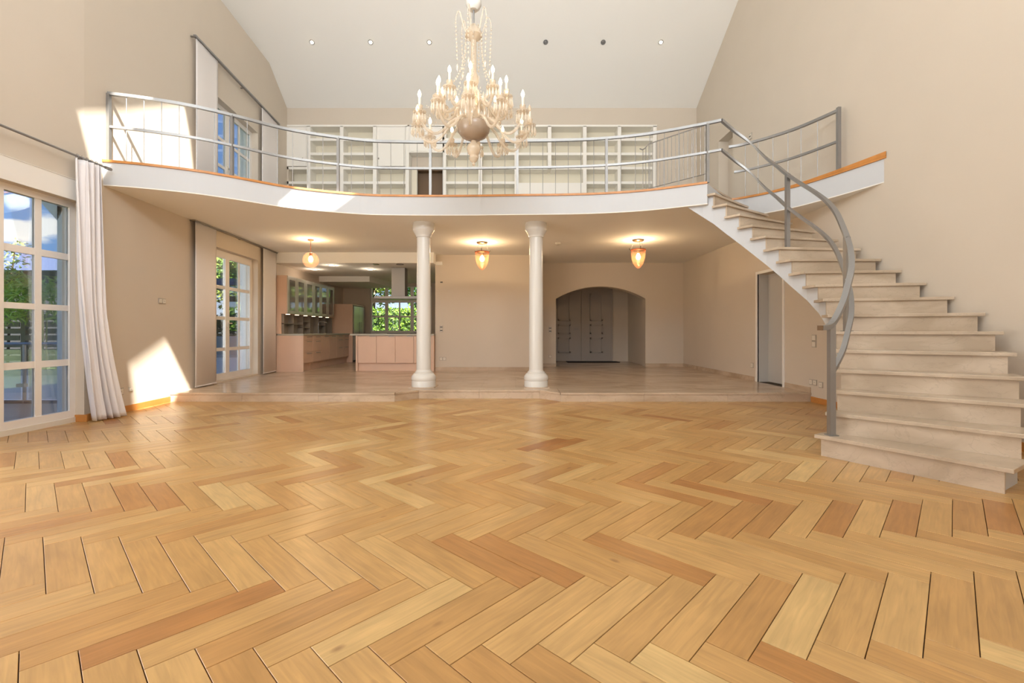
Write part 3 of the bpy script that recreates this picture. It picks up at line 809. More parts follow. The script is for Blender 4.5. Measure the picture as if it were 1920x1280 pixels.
# ------------------------------------------------------------------ windows and doors
def window(name, F, a_edges, z_rows, d0, d1, label, m='window_white', outer=None, bar=0.0, handle=None):
    """a_edges: glass columns (a0,a1); z_rows: glass rows (z0,z1); outer: (a0,a1,z0,z1)"""
    w = thing(name, label, 'window', F(outer[0], (d0 + d1) / 2, outer[2]), kind='structure')
    a0, a1, z0, z1 = outer
    gz0, gz1 = z_rows[0][0], z_rows[-1][1]; ga0, ga1 = a_edges[0][0], a_edges[-1][1]
    for q in ((a0, ga0, z0, z1), (ga1, a1, z0, z1), (ga0, ga1, z0, gz0), (ga0, ga1, gz1, z1)):
        MB().fbox(F, q[0], q[1], d0, d1, q[2], q[3]).build('frame', m, w)
    for (p, q), (r, s) in zip(a_edges, a_edges[1:]):
        MB().fbox(F, q, r, d0 + (0.012 if r - q < 0.1 else 0), d1 - (0.012 if r - q < 0.1 else 0), gz0, gz1).build('mullion', m, w)
    for (p, q), (r, s) in zip(z_rows, z_rows[1:]):
        for (u, v) in a_edges:
            MB().fbox(F, u, v, d0 + 0.014, d1 - 0.014, q, r).build('glazing_bar', m, w)
    dm = (d0 + d1) / 2
    for (u, v) in a_edges:
        for (r, s) in z_rows:
            MB().fbox(F, u, v, dm - 0.006, dm + 0.006, r, s).build('pane', 'pane_glass', w)
            for e in ((u, u + 0.007, r, s), (v - 0.007, v, r, s), (u, v, s - 0.006, s), (u, v, r, r + 0.006)):
                pass
    if handle:
        ha, hz = handle
        h = MB().fbox(F, ha - 0.012, ha + 0.012, d1, d1 + 0.02, hz - 0.06, hz + 0.06).fbox(F, ha - 0.01, ha + 0.11, d1 + 0.03, d1 + 0.045, hz + 0.0, hz + 0.02).fbox(F, ha - 0.01, ha + 0.01, d1 + 0.02, d1 + 0.045, hz, hz + 0.02)
        h.build('handle', 'plastic_white', w)
    return w
# wide terrace window on the left, running past the camera
FW, _ = frame2((-5.36, 0), (-5.36, 6), (1, 0))
cols = []
y = 5.55
for i in range(5):
    cols = [(y - 0.72, y - 0.393), (y - 0.32, y)] + cols; y -= 0.90
rows = [(0.146, 0.69), (0.766, 1.345), (1.41, 1.953), (2.03, 2.59)]
window('window_1', FW, cols, rows, -0.02, 0.04, 'wide white framed terrace window beside the long curtain', outer=(0.56, 5.63, 0.06, 2.665))
m = MB().box(-5.46, -5.31, 0.56, 5.62, 0.0, 0.06)
struct(m, 'trim_2', 'plastic_white', 'pale threshold under the wide terrace window', 'trim')
# stacked doors in the long wall
c4 = [(aY(8.43), aY(8.64)), (aY(8.68), aY(9.06)), (aY(9.20), aY(9.58)), (aY(9.63), aY(10.04))]
rows = [(0.29, 0.72), (0.785, 1.325), (1.39, 1.92), (1.985, 2.52)]
window('window_2', FL, c4, rows, -0.17, -0.125, 'white glazed garden door between the two flat curtain panels downstairs', outer=(aY(8.36), aY(10.13), 0.17, 2.66), handle=(aY(9.12), 1.25))
rows = [(3.42, 3.72), (3.78, 4.26), (4.32, 4.78), (4.84, 5.36)]
window('window_3', FL, c4, rows, -0.17, -0.125, 'white glazed door to the sky on the gallery', outer=(aY(8.36), aY(10.13), 3.32, 5.45), handle=(aY(9.12), 4.3))
# kitchen window
FK, _ = frame2((-6, 15.6), (0, 15.6), (0, -1))
kx = lambda px: (px - 960) / 865 * 15.65 + 6
colsk = [(kx(697), kx(722) - 0.02), (kx(727), kx(747)), (kx(749.5), kx(769)), (kx(775), kx(800))]
kz = lambda y: 1.1 + (621 - y) / 865 * 15.65
window('window_4', FK, colsk, [(1.12, kz(595)), (kz(592), kz(567)), (kz(557), kz(538))], -0.15, -0.10, 'kitchen window with white bars facing the hedge', outer=(1.20, 3.28, 1.02, 2.62), handle=(kx(725), 1.8))
struct(MB().box(-4.86, -2.66, 15.50, 15.72, 0.98, 1.02), 'sill_kitchen', 'window_white', 'white sill under the kitchen window', 'sill')

# entrance doors behind the arch
def build_entrance_doors():
    Y = 14.8
    x = lambda px: (px - 960) / 865 * Y
    d = thing('door_1', 'grey panelled double entrance door seen through the arch', 'door', (x(1089), Y, ZP), kind='structure')
    for (p0, p1) in ((1036, 1088.3), (1089.7, 1145)):
        X0, X1 = x(p0), x(p1)
        lf = MB().box(X0, X1, Y - 0.05, Y - 0.003, ZP + 0.01, 2.62).build('leaf', 'hall_door', d)
        c = (X0 + X1) / 2 + (-0.08 if p0 < 1080 else 0.0)
        for z0, z1 in ((0.42, 0.90), (1.02, 1.32), (1.44, 2.30)):
            m = MB()
            for q in ((c - 0.20, c + 0.20, z0, z0 + 0.04), (c - 0.20, c + 0.20, z1 - 0.04, z1), (c - 0.20, c - 0.16, z0, z1), (c + 0.16, c + 0.20, z0, z1)):
                m.box(q[0], q[1], Y - 0.09, Y - 0.05, q[2], q[3])
            m.build('panel_moulding', 'hall_door', lf)
        if p0 < 1080:
            MB().box(X1 - 0.22, X1 - 0.08, Y - 0.11, Y - 0.09, 1.17, 1.19).box(X1 - 0.10, X1 - 0.08, Y - 0.11, Y - 0.05, 1.17, 1.19).build('handle', 'steel_dark', lf)
    MB().box(x(1145), x(1148), Y - 0.06, Y, ZP, 2.65).build('frame', 'hall_door', d)
    mt = MB().box(x(1060), x(1152) + 0.03, 14.15, 14.66, ZP, ZP + 0.016).build('doormat', 'doormat', bevel=0.004)
    tag(mt, 'dark doormat in front of the entrance door', 'doormat')
    # grey door in the right wall under the gallery
    d = thing('door_2', 'grey door in the side wall below the stairs', 'door', (XR, 8.4, ZP), kind='structure')
    for q in ((7.92, 7.97, ZP, 2.23), (8.79, 8.84, ZP, 2.23), (7.97, 8.79, 2.18, 2.23)):
        MB().box(XR - 0.014, XR + 0.02, q[0], q[1], q[2], q[3]).build('frame', 'white_paint', d)
    lf = MB().box(XR + 0.20, XR + 0.25, 7.97, 8.79, ZP + 0.005, 2.18).build('leaf', 'grey_door', d)
    MB().box(XR + 0.185, XR + 0.20, 8.18, 8.20, 0.4, 1.7).build('moulding', 'grey_door', lf)
    MB().box(XR + 0.02, XR + 0.29, 8.785, 8.80, ZP, 2.18).build('lining', 'grey_door', d)
    # doorway on the gallery, in the right wall
    d = thing('door_3', 'cream door in the tall wall on the gallery', 'door', (XR, 10.1, ZG), kind='structure')
    lf = MB().box(XR + 0.22, XR + 0.27, 9.78, 10.45, ZG, 5.40).build('leaf', 'wall_paint', d)
    MB().box(XR + 0.15, XR + 0.22, 9.78, 9.83, ZG, 5.25).build('lining', 'plastic_grey', d)
build_entrance_doors()

# ------------------------------------------------------------------ built-in shelves on the gallery
def build_bookcase():
    Y0, Y1 = YU - 0.01, YU + 0.34
    x = lambda px: (px - 960) / 865 * Y0
    z = lambda y: 1.1 + (621 - y) / 865 * Y0
    t = 0.045
    rows = [6.32, 5.965, 5.60, 5.24, 4.87, 4.51, 4.14, 3.78, 3.34]
    wt = 'cream_shelf'
    bc = thing('bookcase', 'white built-in bookshelves beside the garden door on the gallery', 'bookcase', (x(640), Y0, ZG))
    divs = [527, 578.5, 640.5, 702.5, 763.5]
    def divider(px, b): MB().box(x(px) - t, x(px) + t, Y0, Y1, ZG, 6.30).build('divider', wt, b)
    def shelf(p0, p1, zz, b): MB().box(x(p0) + t, x(p1) - t, Y0 + 0.01, Y1, zz - 0.033, zz + 0.033).build('shelf', wt, b)
    def backp(p0, p1, b): MB().box(x(p0), x(p1), Y1, Y1 + 0.02, ZG, 6.33).build('back_panel', 'shelf_back', b)
    for p in divs: divider(p, bc)
    MB().box(x(523), x(764), Y0, Y1, 6.285, 6.335).build('top_board', wt, bc)
    for a, b in zip(divs, divs[1:]):
        backp(a, b, bc)
        for zz in rows[1:]:
            if (a in (527, 702.5)) and zz > 5.3: continue
            shelf(a, b, zz, bc)
    for a, b in ((527, 578.5), (702.5, 763.5)):
        dr = MB().box(x(a) + t + 0.006, x(b) - t - 0.006, Y0 - 0.006, Y0 + 0.016, 5.285, 6.275).build('cupboard_door', wt, bc)
        kx_ = x(b) - t - 0.09 if a < 600 else x(a) + t + 0.06
        MB().lathe([(0.012, 0), (0.012, 0.02), (0.02, 0.03), (0.0, 0.035)], 10, (kx_, Y0 - 0.03, 5.45)).build('knob', 'steel_dark', dr)
    b2 = thing('bookcase', 'white built-in bookshelves behind the chandelier and inner guard rail', 'bookcase', (x(1030), Y0, ZG))
    d2 = [833, 900.5, 968, 1030.5, 1096.5, 1161.5, 1228]
    for p in d2:
        if p == 1030.5: MB().box(x(p) - t, x(p) + t, Y0, Y1, 5.24, 6.30).build('divider', wt, b2)
        else: divider(p, b2)
    MB().box(x(767.5), x(1232), Y0, Y1, 6.285, 6.335).build('top_board', wt, b2)
    for a, b in zip(d2, d2[1:]):
        backp(a, b, b2)
        for zz in rows[1:]:
            if a in (968, 1030.5) and zz < 5.2: continue
            shelf(a, b, zz, b2)
    MB().box(x(968) + t, x(1096.5) - t, Y0 - 0.005, Y1, ZG, 4.86).build('bench', wt, b2)
    MB().box(x(767), x(833), Y0, Y1, 5.63, 6.30).build('cupboard', wt, b2)
    MB().box(x(770), x(800), Y0 - 0.012, Y0, 5.66, 6.26).build('cupboard_door', wt, b2)
    # doorway between the shelves, closed by a dark brown sheet standing in for the unlit room
    d = thing('door_4', 'dark brown doorway between the white bookshelves', 'door', (x(800), YU + 0.3, ZG), kind='structure')
    MB().box(x(767), x(833), YU + 0.30, YU + 0.34, 5.30, 5.66).build('lintel', 'wall_paint', d)
    MB().box(x(767), x(778), YU + 0.30, YU + 0.34, ZG, 5.32).build('frame', 'shelf_back', d)
    MB().box(x(764), x(845), YU + 0.5, YU + 0.55, ZG, 5.70).build('leaf', 'dark_brown', d)
    MB().box(x(778), x(833), YU + 0.30, YU + 0.52, 5.28, 5.32).build('head', 'dark_brown', d)
    # pale closet panel at the end of the shelves
    pn = MB().box(x(1232), x(1292), YU - 0.035, YU - 0.002, ZG, 6.12).build('closet_door', 'wall_paint')
    tag(pn, 'tall pale closet door at the end of the gallery shelves', 'closet door')
build_bookcase()

# ------------------------------------------------------------------ curtains and rods
def build_curtains():
    r = thing('curtain_rod', 'thin steel curtain rod above the terrace window', 'curtain rod', (-5.12, 5.8, 3.16))
    MB().tube([(-5.11, 0.5, 3.16), (-5.11, 5.83, 3.16)], 0.013, 10).build('rod', 'steel', r)
    MB().tube([(-5.11, 5.79, 3.16), (-5.11, 5.88, 3.16)], 0.019, 10).build('finial', 'steel_dark', r)
    for y in (0.8, 3.2, 5.50):
        MB().tube([(-5.11, y, 3.16), (-5.20, y, 3.16)], 0.010, 8).build('bracket', 'steel_dark', r)
    for y in (4.75, 5.42, 5.5, 5.58, 5.66, 5.72):
        MB().lathe([(0.013, -0.008), (0.026, -0.004), (0.026, 0.004), (0.013, 0.008)], 10, (0, 0, 0)).v
    cu = thing('curtain', 'long gathered white curtain hanging beside the terrace window', 'curtain', (-5.1, 5.7, 0))
    NU, NV = 110, 44; vs = []; fs = []
    rr = random.Random(3)
    ph = [rr.uniform(0, 6.28) for _ in range(6)]
    for j in range(NV + 1):
        v = j / NV; z = 3.13 - v * (3.13 - 0.012)
        y0 = 5.40 + 0.00 * v + 0.20 * max(0, v - 0.35) ** 1.6 / 0.65 ** 1.6
        y1 = 5.70 + 0.06 * v + 0.24 * max(0, v - 0.55) ** 1.5 / 0.45 ** 1.5
        for i in range(NU + 1):
            u = i / NU
            A = 0.035 + 0.02 * v
            w = math.sin(u * 2 * math.pi * 4.2 + ph[0] + 0.9 * math.sin(v * 3.4 + ph[1] + 2 * u) + 1.6 * math.sin(u * 5 + ph[2] + 0.8 * v))
            w2 = (0.45 * math.sin(u * 2 * math.pi * 10 + ph[3] + v * 2.5 + 2 * math.sin(3 * u)) + 0.3 * math.sin(v * 5 + u * 7 + ph[4])) * (1 - 0.4 * v)
            x = -5.095 + 0.06 * v * u + A * (w + w2)
            yy = y0 + (y1 - y0) * u + 0.012 * math.cos(u * 2 * math.pi * 6.5 + ph[0])
            x = max(x, XLW(max(yy, 5.63)) + 0.02) if yy > 5.62 else max(x, -5.19 + 0.02)
            vs.append((x, yy, z))
    for j in range(NV):
        for i in range(NU):
            a = j * (NU + 1) + i; fs.append((a, a + 1, a + NU + 2, a + NU + 1))
    o = MB().add(vs, fs, True).build('drape', 'curtain', cu, fix=False)
    s = o.modifiers.new('thickness', 'SOLIDIFY'); s.thickness = 0.003
    for i in range(6):
        y = 5.42 + i * 0.062
        MB().tube([(-5.11 + 0.022 * math.cos(a), y, 3.16 + 0.022 * math.sin(a)) for a in [k * math.pi / 6 for k in range(13)]], 0.003, 6).build('ring', 'steel', cu)
    # flat panel curtains with their tracks
    def track(z, y0, y1, label, nm='steel', drop=0.03):
        t = thing('curtain_track', label, 'curtain track', FL(aY(y0), 0.07, z))
        MB().fbox(FL, aY(y0), aY(y1), 0.05, 0.095, z - drop, z).build('rail', nm, t)
        for q in (y0 + 0.02, (y0 + y1) / 2, y1 - 0.15):
            MB().fbox(FL, aY(q) - 0.012, aY(q) + 0.012, 0, 0.05, z - drop, z - drop + 0.02).build('bracket', 'steel_dark', t)
    track(6.07, 7.72, 11.05, 'steel curtain track high on the wall above the gallery door', drop=0.035)
    track(2.965, 7.70, 10.92, 'slim curtain track under the ceiling above the garden door', 'steel_dark', 0.02)
    def panel(y0, y1, z0, z1, label):
        o = thing('panel_curtain', label, 'curtain', FL(aY(y0), 0.07, z0))
        n = 14; vs = []; fs = []
        for i in range(n + 1):
            u = i / n; d = 0.072 + 0.004 * math.sin(u * 6)
            vs += [FL(aY(y0 + (y1 - y0) * u), d, z0), FL(aY(y0 + (y1 - y0) * u), d, z1)]
        for i in range(n): fs.append((2 * i, 2 * i + 2, 2 * i + 3, 2 * i + 1))
        p = MB().add(vs, fs, True).build('fabric', 'panel_curtain', o, fix=False)
        s = p.modifiers.new('thickness', 'SOLIDIFY'); s.thickness = 0.004; s.offset = 0
        MB().fbox(FL, aY(y0), aY(y1), 0.066, 0.080, z0 - 0.0, z0 + 0.02).build('weight_bar', 'panel_curtain', o)
    panel(7.74, 8.37, 0.16, 2.945, 'flat cream curtain panel beside the garden door, by the sunlit patch')
    panel(10.22, 10.895, 0.16, 2.945, 'flat cream curtain panel between garden door and kitchen')
    panel(7.76, 8.42, 3.32, 6.03, 'tall flat white curtain panel upstairs at the railing side of the gallery door')
    panel(10.16, 11.0, 3.32, 6.03, 'tall flat white curtain panel upstairs next to the bookshelves')
build_curtains()

# ------------------------------------------------------------------ kitchen
def build_kitchen():
    xf = lambda y: -4.96 - 0.03 * (y - 10.95)              # drawer fronts
    ys = [10.98, 11.54, 12.10, 12.66, 13.22, 13.78, 14.30]
    names = ['nearest the hall', 'second from the hall', 'third from the hall', 'fourth from the hall', 'second from the fridge', 'beside the fridge']
    def slab(y0, y1, x0off, x1off, z0, z1):
        return MB().hexa([(xf(y0) + x0off, y0), (xf(y0) + x1off, y0), (xf(y1) + x1off, y1), (xf(y1) + x0off, y1)], z0, z1)
    for i in range(6):
        y0, y1 = ys[i], ys[i + 1]
        c = thing('base_cabinet', 'pale pink drawer cabinet in the kitchen row, ' + names[i], 'cabinet', (xf(y0), y0, ZP), 'kitchen base cabinets')
        slab(y0, y1 - 0.002, -0.56, -0.022, 0.33, 1.00).build('body', 'kitchen_front', c)
        slab(y0, y1 - 0.002, -0.56, -0.07, ZP, 0.33).build('plinth', 'kitchen_front', c)
        if i in (0, 1): fr = [(0.335, 0.60), (0.605, 0.885), (0.89, 0.995)]
        elif i in (2, 3): fr = [(0.335, 0.885), (0.89, 0.995)]
        else: fr = [(0.335, 0.66), (0.665, 0.885), (0.89, 0.995)]
        for z0, z1 in fr:
            dr = slab(y0 + 0.003, y1 - 0.005, -0.022, 0.0, z0, z1).build('drawer_front', 'kitchen_front', c)
            if i in (2, 3) and z1 < 0.9: continue
            ym = (y0 + y1) / 2; L = 0.13
            MB().tube([(xf(ym) + 0.028, ym - L, z1 - 0.035), (xf(ym) + 0.028, ym + L, z1 - 0.035)], 0.007, 6).build('handle', 'steel', dr)
    tag(MB().hexa([(-5.60, 10.93), (-4.945, 10.93), (-4.945, 10.975), (-5.60, 10.975)], ZP, 1.00).build('end_panel', 'kitchen_front'), 'plain pink end panel of the kitchen row', 'cabinet panel')
    w = slab(10.92, 14.31, -0.60, 0.022, 1.0, 1.04).build('worktop', 'kitchen_top', bevel=0.003)
    tag(w, 'grey worktop on the kitchen drawer row', 'worktop')
    # wall cupboards with glass doors
    xu = lambda y: -5.32 - 0.03 * (y - 10.93)
    yu = [10.95, 11.45, 11.97, 12.50, 13.00, 13.52, 14.05]
    un = ['nearest the hall', 'second from the hall', 'third from the hall', 'fourth from the hall', 'fifth from the hall', 'beside the fridge']
    for i in range(6):
        y0, y1 = yu[i], yu[i + 1]
        c = thing('wall_cupboard', 'glass fronted wall cupboard above the worktop, ' + un[i], 'cupboard', (xu(y0), y0, 1.52), 'kitchen wall cupboards')
        S = lambda a, b, d0, d1, z0, z1: MB().hexa([(xu(a) + d0, a), (xu(a) + d1, a), (xu(b) + d1, b), (xu(b) + d0, b)], z0, z1)
        S(y0, y1 - 0.002, -0.27, -0.024, 1.52, 2.43).build('body', 'kitchen_front', c)
        dr = thing_part('door', c, (xu(y0), y0, 1.52))
        for q in ((y0 + .004, y1 - .004, 1.525, 1.60), (y0 + .004, y1 - .004, 2.34, 2.425), (y0 + .004, y0 + .09, 1.60, 2.34), (y1 - .09, y1 - .004, 1.60, 2.34)):
            S(q[0], q[1], -0.022, 0.0, q[2], q[3]).build('door_frame', 'aluminium', dr)
        S(y0 + .09, y1 - .09, -0.014, -0.006, 1.60, 2.34).build('glass', 'cabinet_glass', dr)
        MB().hexa([(xu(y0) - 0.15, y0 + 0.2), (xu(y0) - 0.08, y0 + 0.2), (xu(y0) - 0.08, y0 + 0.28), (xu(y0) - 0.15, y0 + 0.28)], 1.505, 1.52).build('under_light', 'under_glow', c)
    tag(MB().box(-5.60, -5.47, 10.93, 10.95, 1.04, 1.52).build('side_panel', 'kitchen_front'), 'narrow pink side panel under the wall cupboards', 'cabinet panel')
    # open niche shelves behind the worktop
    ns = thing('niche_shelf', 'grey open niche shelves between worktop and wall cupboards', 'shelf', (-5.55, 11, 1.04))
    xb = lambda y: -5.60 - 0.03 * (y - 10.95)
    MB().hexa([(xb(10.96) , 10.96), (xb(10.96) + 0.03, 10.96), (xb(14.2) + 0.03, 14.2), (xb(14.2), 14.2)], 1.04, 1.52).build('back_panel', 'kitchen_grey', ns)
    for y in (10.98, 11.5, 12.05, 12.5, 13.1, 13.6, 14.15):
        MB().box(xb(y) + 0.03, xb(y) + 0.17, y, y + 0.02, 1.04, 1.51).build('divider', 'kitchen_grey', ns)
    for a, b, z in ((10.98, 11.5, 1.29), (11.5, 12.05, 1.28), (12.05, 12.5, 1.2), (12.05, 12.5, 1.36), (13.1, 13.6, 1.28)):
        MB().hexa([(xb(a) + 0.03, a), (xb(a) + 0.17, a), (xb(b) + 0.17, b), (xb(b) + 0.03, b)], z - 0.008, z + 0.008).build('shelf', 'kitchen_grey', ns)
    # tap
    f = thing('kitchen_tap', 'slim steel kitchen tap on the worktop', 'tap', (-5.35, 12.75, 1.04))
    MB().lathe([(0.03, 0), (0.03, 0.015), (0.018, 0.03), (0.016, 0.12)], 12, (-5.35, 12.75, 1.04)).build('body', 'steel', f)
    MB().tube([tuple(p) for p in spline([(-5.35, 12.75, 1.15), (-5.35, 12.75, 1.3), (-5.32, 12.75, 1.36), (-5.2, 12.75, 1.37), (-5.12, 12.75, 1.33)], 5)], 0.012, 8).build('spout', 'steel', f)
    MB().tube([(-5.35, 12.75, 1.14), (-5.35, 12.68, 1.17)], 0.008, 6).build('lever', 'steel', f)
    # fridge in its tall housing
    t = thing('fridge_housing', 'tall pink cabinet wall beside the fridge', 'cabinet', (-5.3, 14.32, ZP))
    MB().box(-5.66, -4.95, 14.32, 14.36, ZP, 1.95).build('side_panel', 'kitchen_front', t)
    MB().box(-5.66, -4.95, 14.36, 15.5, 1.91, 1.95).build('top_panel', 'kitchen_front', t)
    fr = thing('fridge', 'tall steel fridge at the end of the kitchen row', 'fridge', (-5.3, 14.9, ZP))
    MB().box(-5.64, -5.02, 14.40, 15.48, ZP + 0.02, 1.90).build('body', 'black', fr)
    for a, b in ((14.43, 14.93), (14.94, 15.46)):
        dr = MB().box(-5.02, -4.94, a, b, ZP + 0.06, 1.89).build('door', 'aluminium', fr)
        ym = b - 0.06 if a < 14.6 else a + 0.06
        MB().tube([(-4.90, ym, 0.9), (-4.90, ym, 1.4)], 0.01, 6).build('handle', 'steel', dr)
    MB().box(-5.64, -5.02, 14.40, 15.48, ZP, ZP + 0.02).build('foot', 'black', fr)
    # island
    Y = 11.15
    xi = lambda px: (px - 960) / 865 * Y
    isl = thing('kitchen_island', 'pale pink kitchen island with four doors', 'kitchen island', (-2.8, Y, ZP))
    X0, X1 = xi(667), -1.89
    MB().box(X0, X0 + 0.045, Y, Y + 0.95, ZP, 1.0).build('side_panel', 'kitchen_front', isl)
    MB().box(X1 - 0.04, X1, Y, Y + 0.95, ZP, 1.0).build('side_panel', 'kitchen_front', isl)
    MB().box(X0 + 0.045, X1 - 0.04, Y + 0.03, Y + 0.93, 0.33, 1.0).build('body', 'kitchen_front', isl)
    MB().box(X0 + 0.045, X1 - 0.04, Y + 0.07, Y + 0.9, ZP, 0.33).build('plinth', 'kitchen_front', isl)
    for p0, p1 in ((671, 705.2), (706.2, 740.5), (741.5, 775.2), (776.2, 811)):
        d = MB().box(xi(p0), xi(p1) if p0 < 770 else X1 - 0.045, Y + 0.008, Y + 0.03, 0.335, 0.985).build('door', 'kitchen_front', isl)
        e = xi(p1) - 0.16 if p0 < 770 else X1 - 0.2
        MB().box(e, e + 0.14, Y - 0.006, Y + 0.008, 0.975, 0.985).build('handle', 'steel_dark', d)
    tag(MB().box(xi(657), -1.885, Y - 0.03, Y + 0.98, 1.0, 1.04).build('worktop', 'kitchen_top', bevel=0.003), 'grey worktop of the kitchen island', 'worktop')
    tag(MB().box(-3.15, -2.5, Y + 0.45, Y + 0.93, 1.04, 1.052).build('cooktop', 'black', bevel=0.003), 'black glass cooktop set on the island', 'cooktop')
    # hood
    h = thing('extractor_hood', 'steel extractor hood above the kitchen island', 'extractor hood', (-2.9, 11.9, 1.92))
    MB().box(-3.07, -2.73, 11.75, 12.05, 1.99, 2.72).build('chimney', 'steel', h)
    MB().box(-3.47, -2.33, 11.6, 12.2, 1.925, 1.985).build('canopy', 'steel', h, bevel=0.004)
    MB().box(-3.42, -2.38, 11.65, 12.15, 1.92, 1.925).build('filter', 'steel_dark', h)
def thing_part(name, parent, loc):
    o = bpy.data.objects.new(name, None); C.objects.link(o); o.parent = parent
    o.location = Vector(loc) - parent_loc(parent); o.empty_display_size = 0.05
    return o
build_kitchen()

# ------------------------------------------------------------------ lamps
def point(name, loc, power, col, parent, radius=0.04):
    d = bpy.data.lights.new(name, 'POINT'); d.energy = power; d.color = col; d.shadow_soft_size = radius
    o = bpy.data.objects.new(name, d); C.objects.link(o); o.parent = parent; o.location = Vector(loc) - parent_loc(parent)
def build_lamps():
    WARM = (1.0, 0.74, 0.45)
    def bell(loc, label):
        x, y, z = loc
        t = thing('bell_pendant', label, 'pendant lamp', loc, 'amber bell lamps under the gallery')
        MB().lathe([(0, 0), (0.115, 0), (0.115, -0.022), (0.10, -0.032), (0, -0.032)], 28, loc).build('ceiling_plate', 'bronze', t)
        zt = -0.21
        g = MB().lathe([(0.150, zt), (0.146, zt - 0.03), (0.142, zt - 0.12), (0.128, zt - 0.20), (0.10, zt - 0.28), (0.055, zt - 0.345), (0.018, zt - 0.375), (0.0, zt - 0.38)], 28, loc).build('glass_bell', 'amber_glass', t)
        MB().lathe([(0.150, zt - 0.008), (0.156, zt - 0.004), (0.156, zt + 0.008), (0.148, zt + 0.012), (0.144, zt + 0.004)], 28, loc).build('rim', 'copper', g)
        MB().lathe([(0.0, zt + 0.0), (0.11, zt - 0.004), (0.11, zt - 0.014), (0.0, zt - 0.018)], 24, loc).build('holder_disc', 'bronze', t)
        MB().lathe([(0.022, zt - 0.018), (0.022, zt - 0.07), (0.0, zt - 0.07)], 14, loc).build('socket', 'candle', t)
        b = MB().lathe([(0.012, zt - 0.07), (0.03, zt - 0.095), (0.045, zt - 0.135), (0.038, zt - 0.175), (0.0, zt - 0.195)], 16, loc).build('bulb', 'bulb_warm', t)
        for a in (0.5, 2.6, 4.7):
            p = (x + 0.15 * math.cos(a), y + 0.15 * math.sin(a)); q = (x + 0.09 * math.cos(a), y + 0.09 * math.sin(a))
            MB().tube([(p[0] + (p[0] - x) * 0.25, p[1] + (p[1] - y) * 0.25, z + zt + 0.05), (p[0], p[1], z + zt)], 0.006, 6).build('hook', 'bronze', t)
            MB().tube([(p[0], p[1], z + zt + 0.03), (q[0], q[1], z - 0.03)], 0.0025, 5).build('wire', 'steel_dark', t)
        point('pendant_light', (x, y, z + zt + 0.06), 26.0, WARM, t, 0.012)
        return t
    bell((-0.627, 9.69, ZC), 'amber glass bell lamp between the two columns')
    bell((2.58, 9.43, ZC), 'amber glass bell lamp above the arch')
    loc = (-4.10, 9.4, ZC)
    g = thing('globe_pendant', 'smoky pink globe lamp in front of the kitchen', 'pendant lamp', loc)
    MB().lathe([(0, 0), (0.06, 0), (0.06, -0.02), (0.02, -0.035), (0, -0.035)], 20, loc).build('ceiling_rose', 'copper', g)
    MB().tube([(loc[0], loc[1], ZC - 0.03), (loc[0], loc[1], ZC - 0.27)], 0.006, 6).build('cord', 'copper', g)
    c = (loc[0], loc[1], ZC - 0.41)
    MB().lathe([(0.035, 0.14), (0.09, 0.125), (0.135, 0.075), (0.158, 0.01), (0.152, -0.06), (0.12, -0.12), (0.085, -0.145)], 28, c).build('globe', 'smoke_glass', g)
    MB().lathe([(0.025, 0.14), (0.025, 0.075), (0, 0.075)], 14, c).build('socket', 'copper', g)
    MB().lathe([(0.012, 0.075), (0.035, 0.04), (0.042, 0.0), (0.03, -0.035), (0, -0.045)], 16, c).build('bulb', 'bulb_warm', g)
    point('globe_light', (c[0], c[1], c[2] + 0.22), 20.0, WARM, g, 0.012)
    # spots in the rear slope
    dn = Vector((0, -0.55, -1)).normalized()
    lab = ['outermost near the gallery door', 'second from the gallery door', 'next to the chandelier top on the window side', 'next to the chandelier top on the stair side', 'second from the stair wall', 'nearest the stair wall']
    for i, px in enumerate((585, 695, 805, 1023, 1131, 1239)):
        y = 10.28; x = (px - 960) / 865 * y; p = Vector((x, y, roof_rear(x, y)))
        s = thing('ceiling_spot', 'tiny recessed ceiling spotlight in the slope, ' + lab[i], 'spotlight', p, 'spotlights in the sloping ceiling')
        q = Vector((0, 0, -1)).rotation_difference(dn)
        def disc(r, d0, d1, nm, m, r2=None):
            b = MB(); b.lathe([(0, -d0), (r, -d0), (r2 or r, -d1), (0, -d1)], 16)
            b.v = [tuple(p + q @ Vector(v)) for v in b.v]; return b.build(nm, m, s)
        disc(0.055, -0.01, 0.008, 'ring', 'steel')
        disc(0.036, 0.007, 0.03, 'lens', 'spot_glow' if i not in (3, 4) else 'steel', 0.026)
    # kitchen downlights
    kl = [(603, 499), (622, 497), (583, 501), (589, 504.5), (694, 504.5), (704, 495.2), (750, 495.2)]
    kn = ['beside the globe lamp', 'right behind the beam near the globe lamp', 'below the globe lamp', 'deeper in the kitchen by the cupboards', 'deeper in the kitchen by the hood', 'unlit, by the beam towards the hood', 'unlit, just before the hood']
    for i, (px, py) in enumerate(kl):
        y = 865 * (2.72 - H) / (621 - py); x = (px - 960) / 865 * y
        if i in (0, 2): continue
        lit = i in (1, 3, 4)
        s = thing('kitchen_downlight', 'round kitchen ceiling downlight, ' + kn[i], 'downlight', (x, y, 2.72), 'kitchen downlights')
        MB().lathe([(0.09, 0), (0.09, -0.01), (0.07, -0.012), (0.07, 0)], 20, (x, y, 2.72)).build('ring', 'white_paint' if lit else 'bronze', s)
        MB().lathe([(0, -0.004), (0.068, -0.004), (0.068, -0.008), (0, -0.008)], 20, (x, y, 2.72)).build('lens', 'spot_glow' if lit else 'steel_dark', s)
        if lit: point('downlight_light', (x, y, 2.60), 4.0, (1, 0.85, 0.66), s, 0.015)
    sd = thing('smoke_detector', 'small round smoke detector on the gallery underside', 'smoke detector', (0.97, 9.75, ZC))
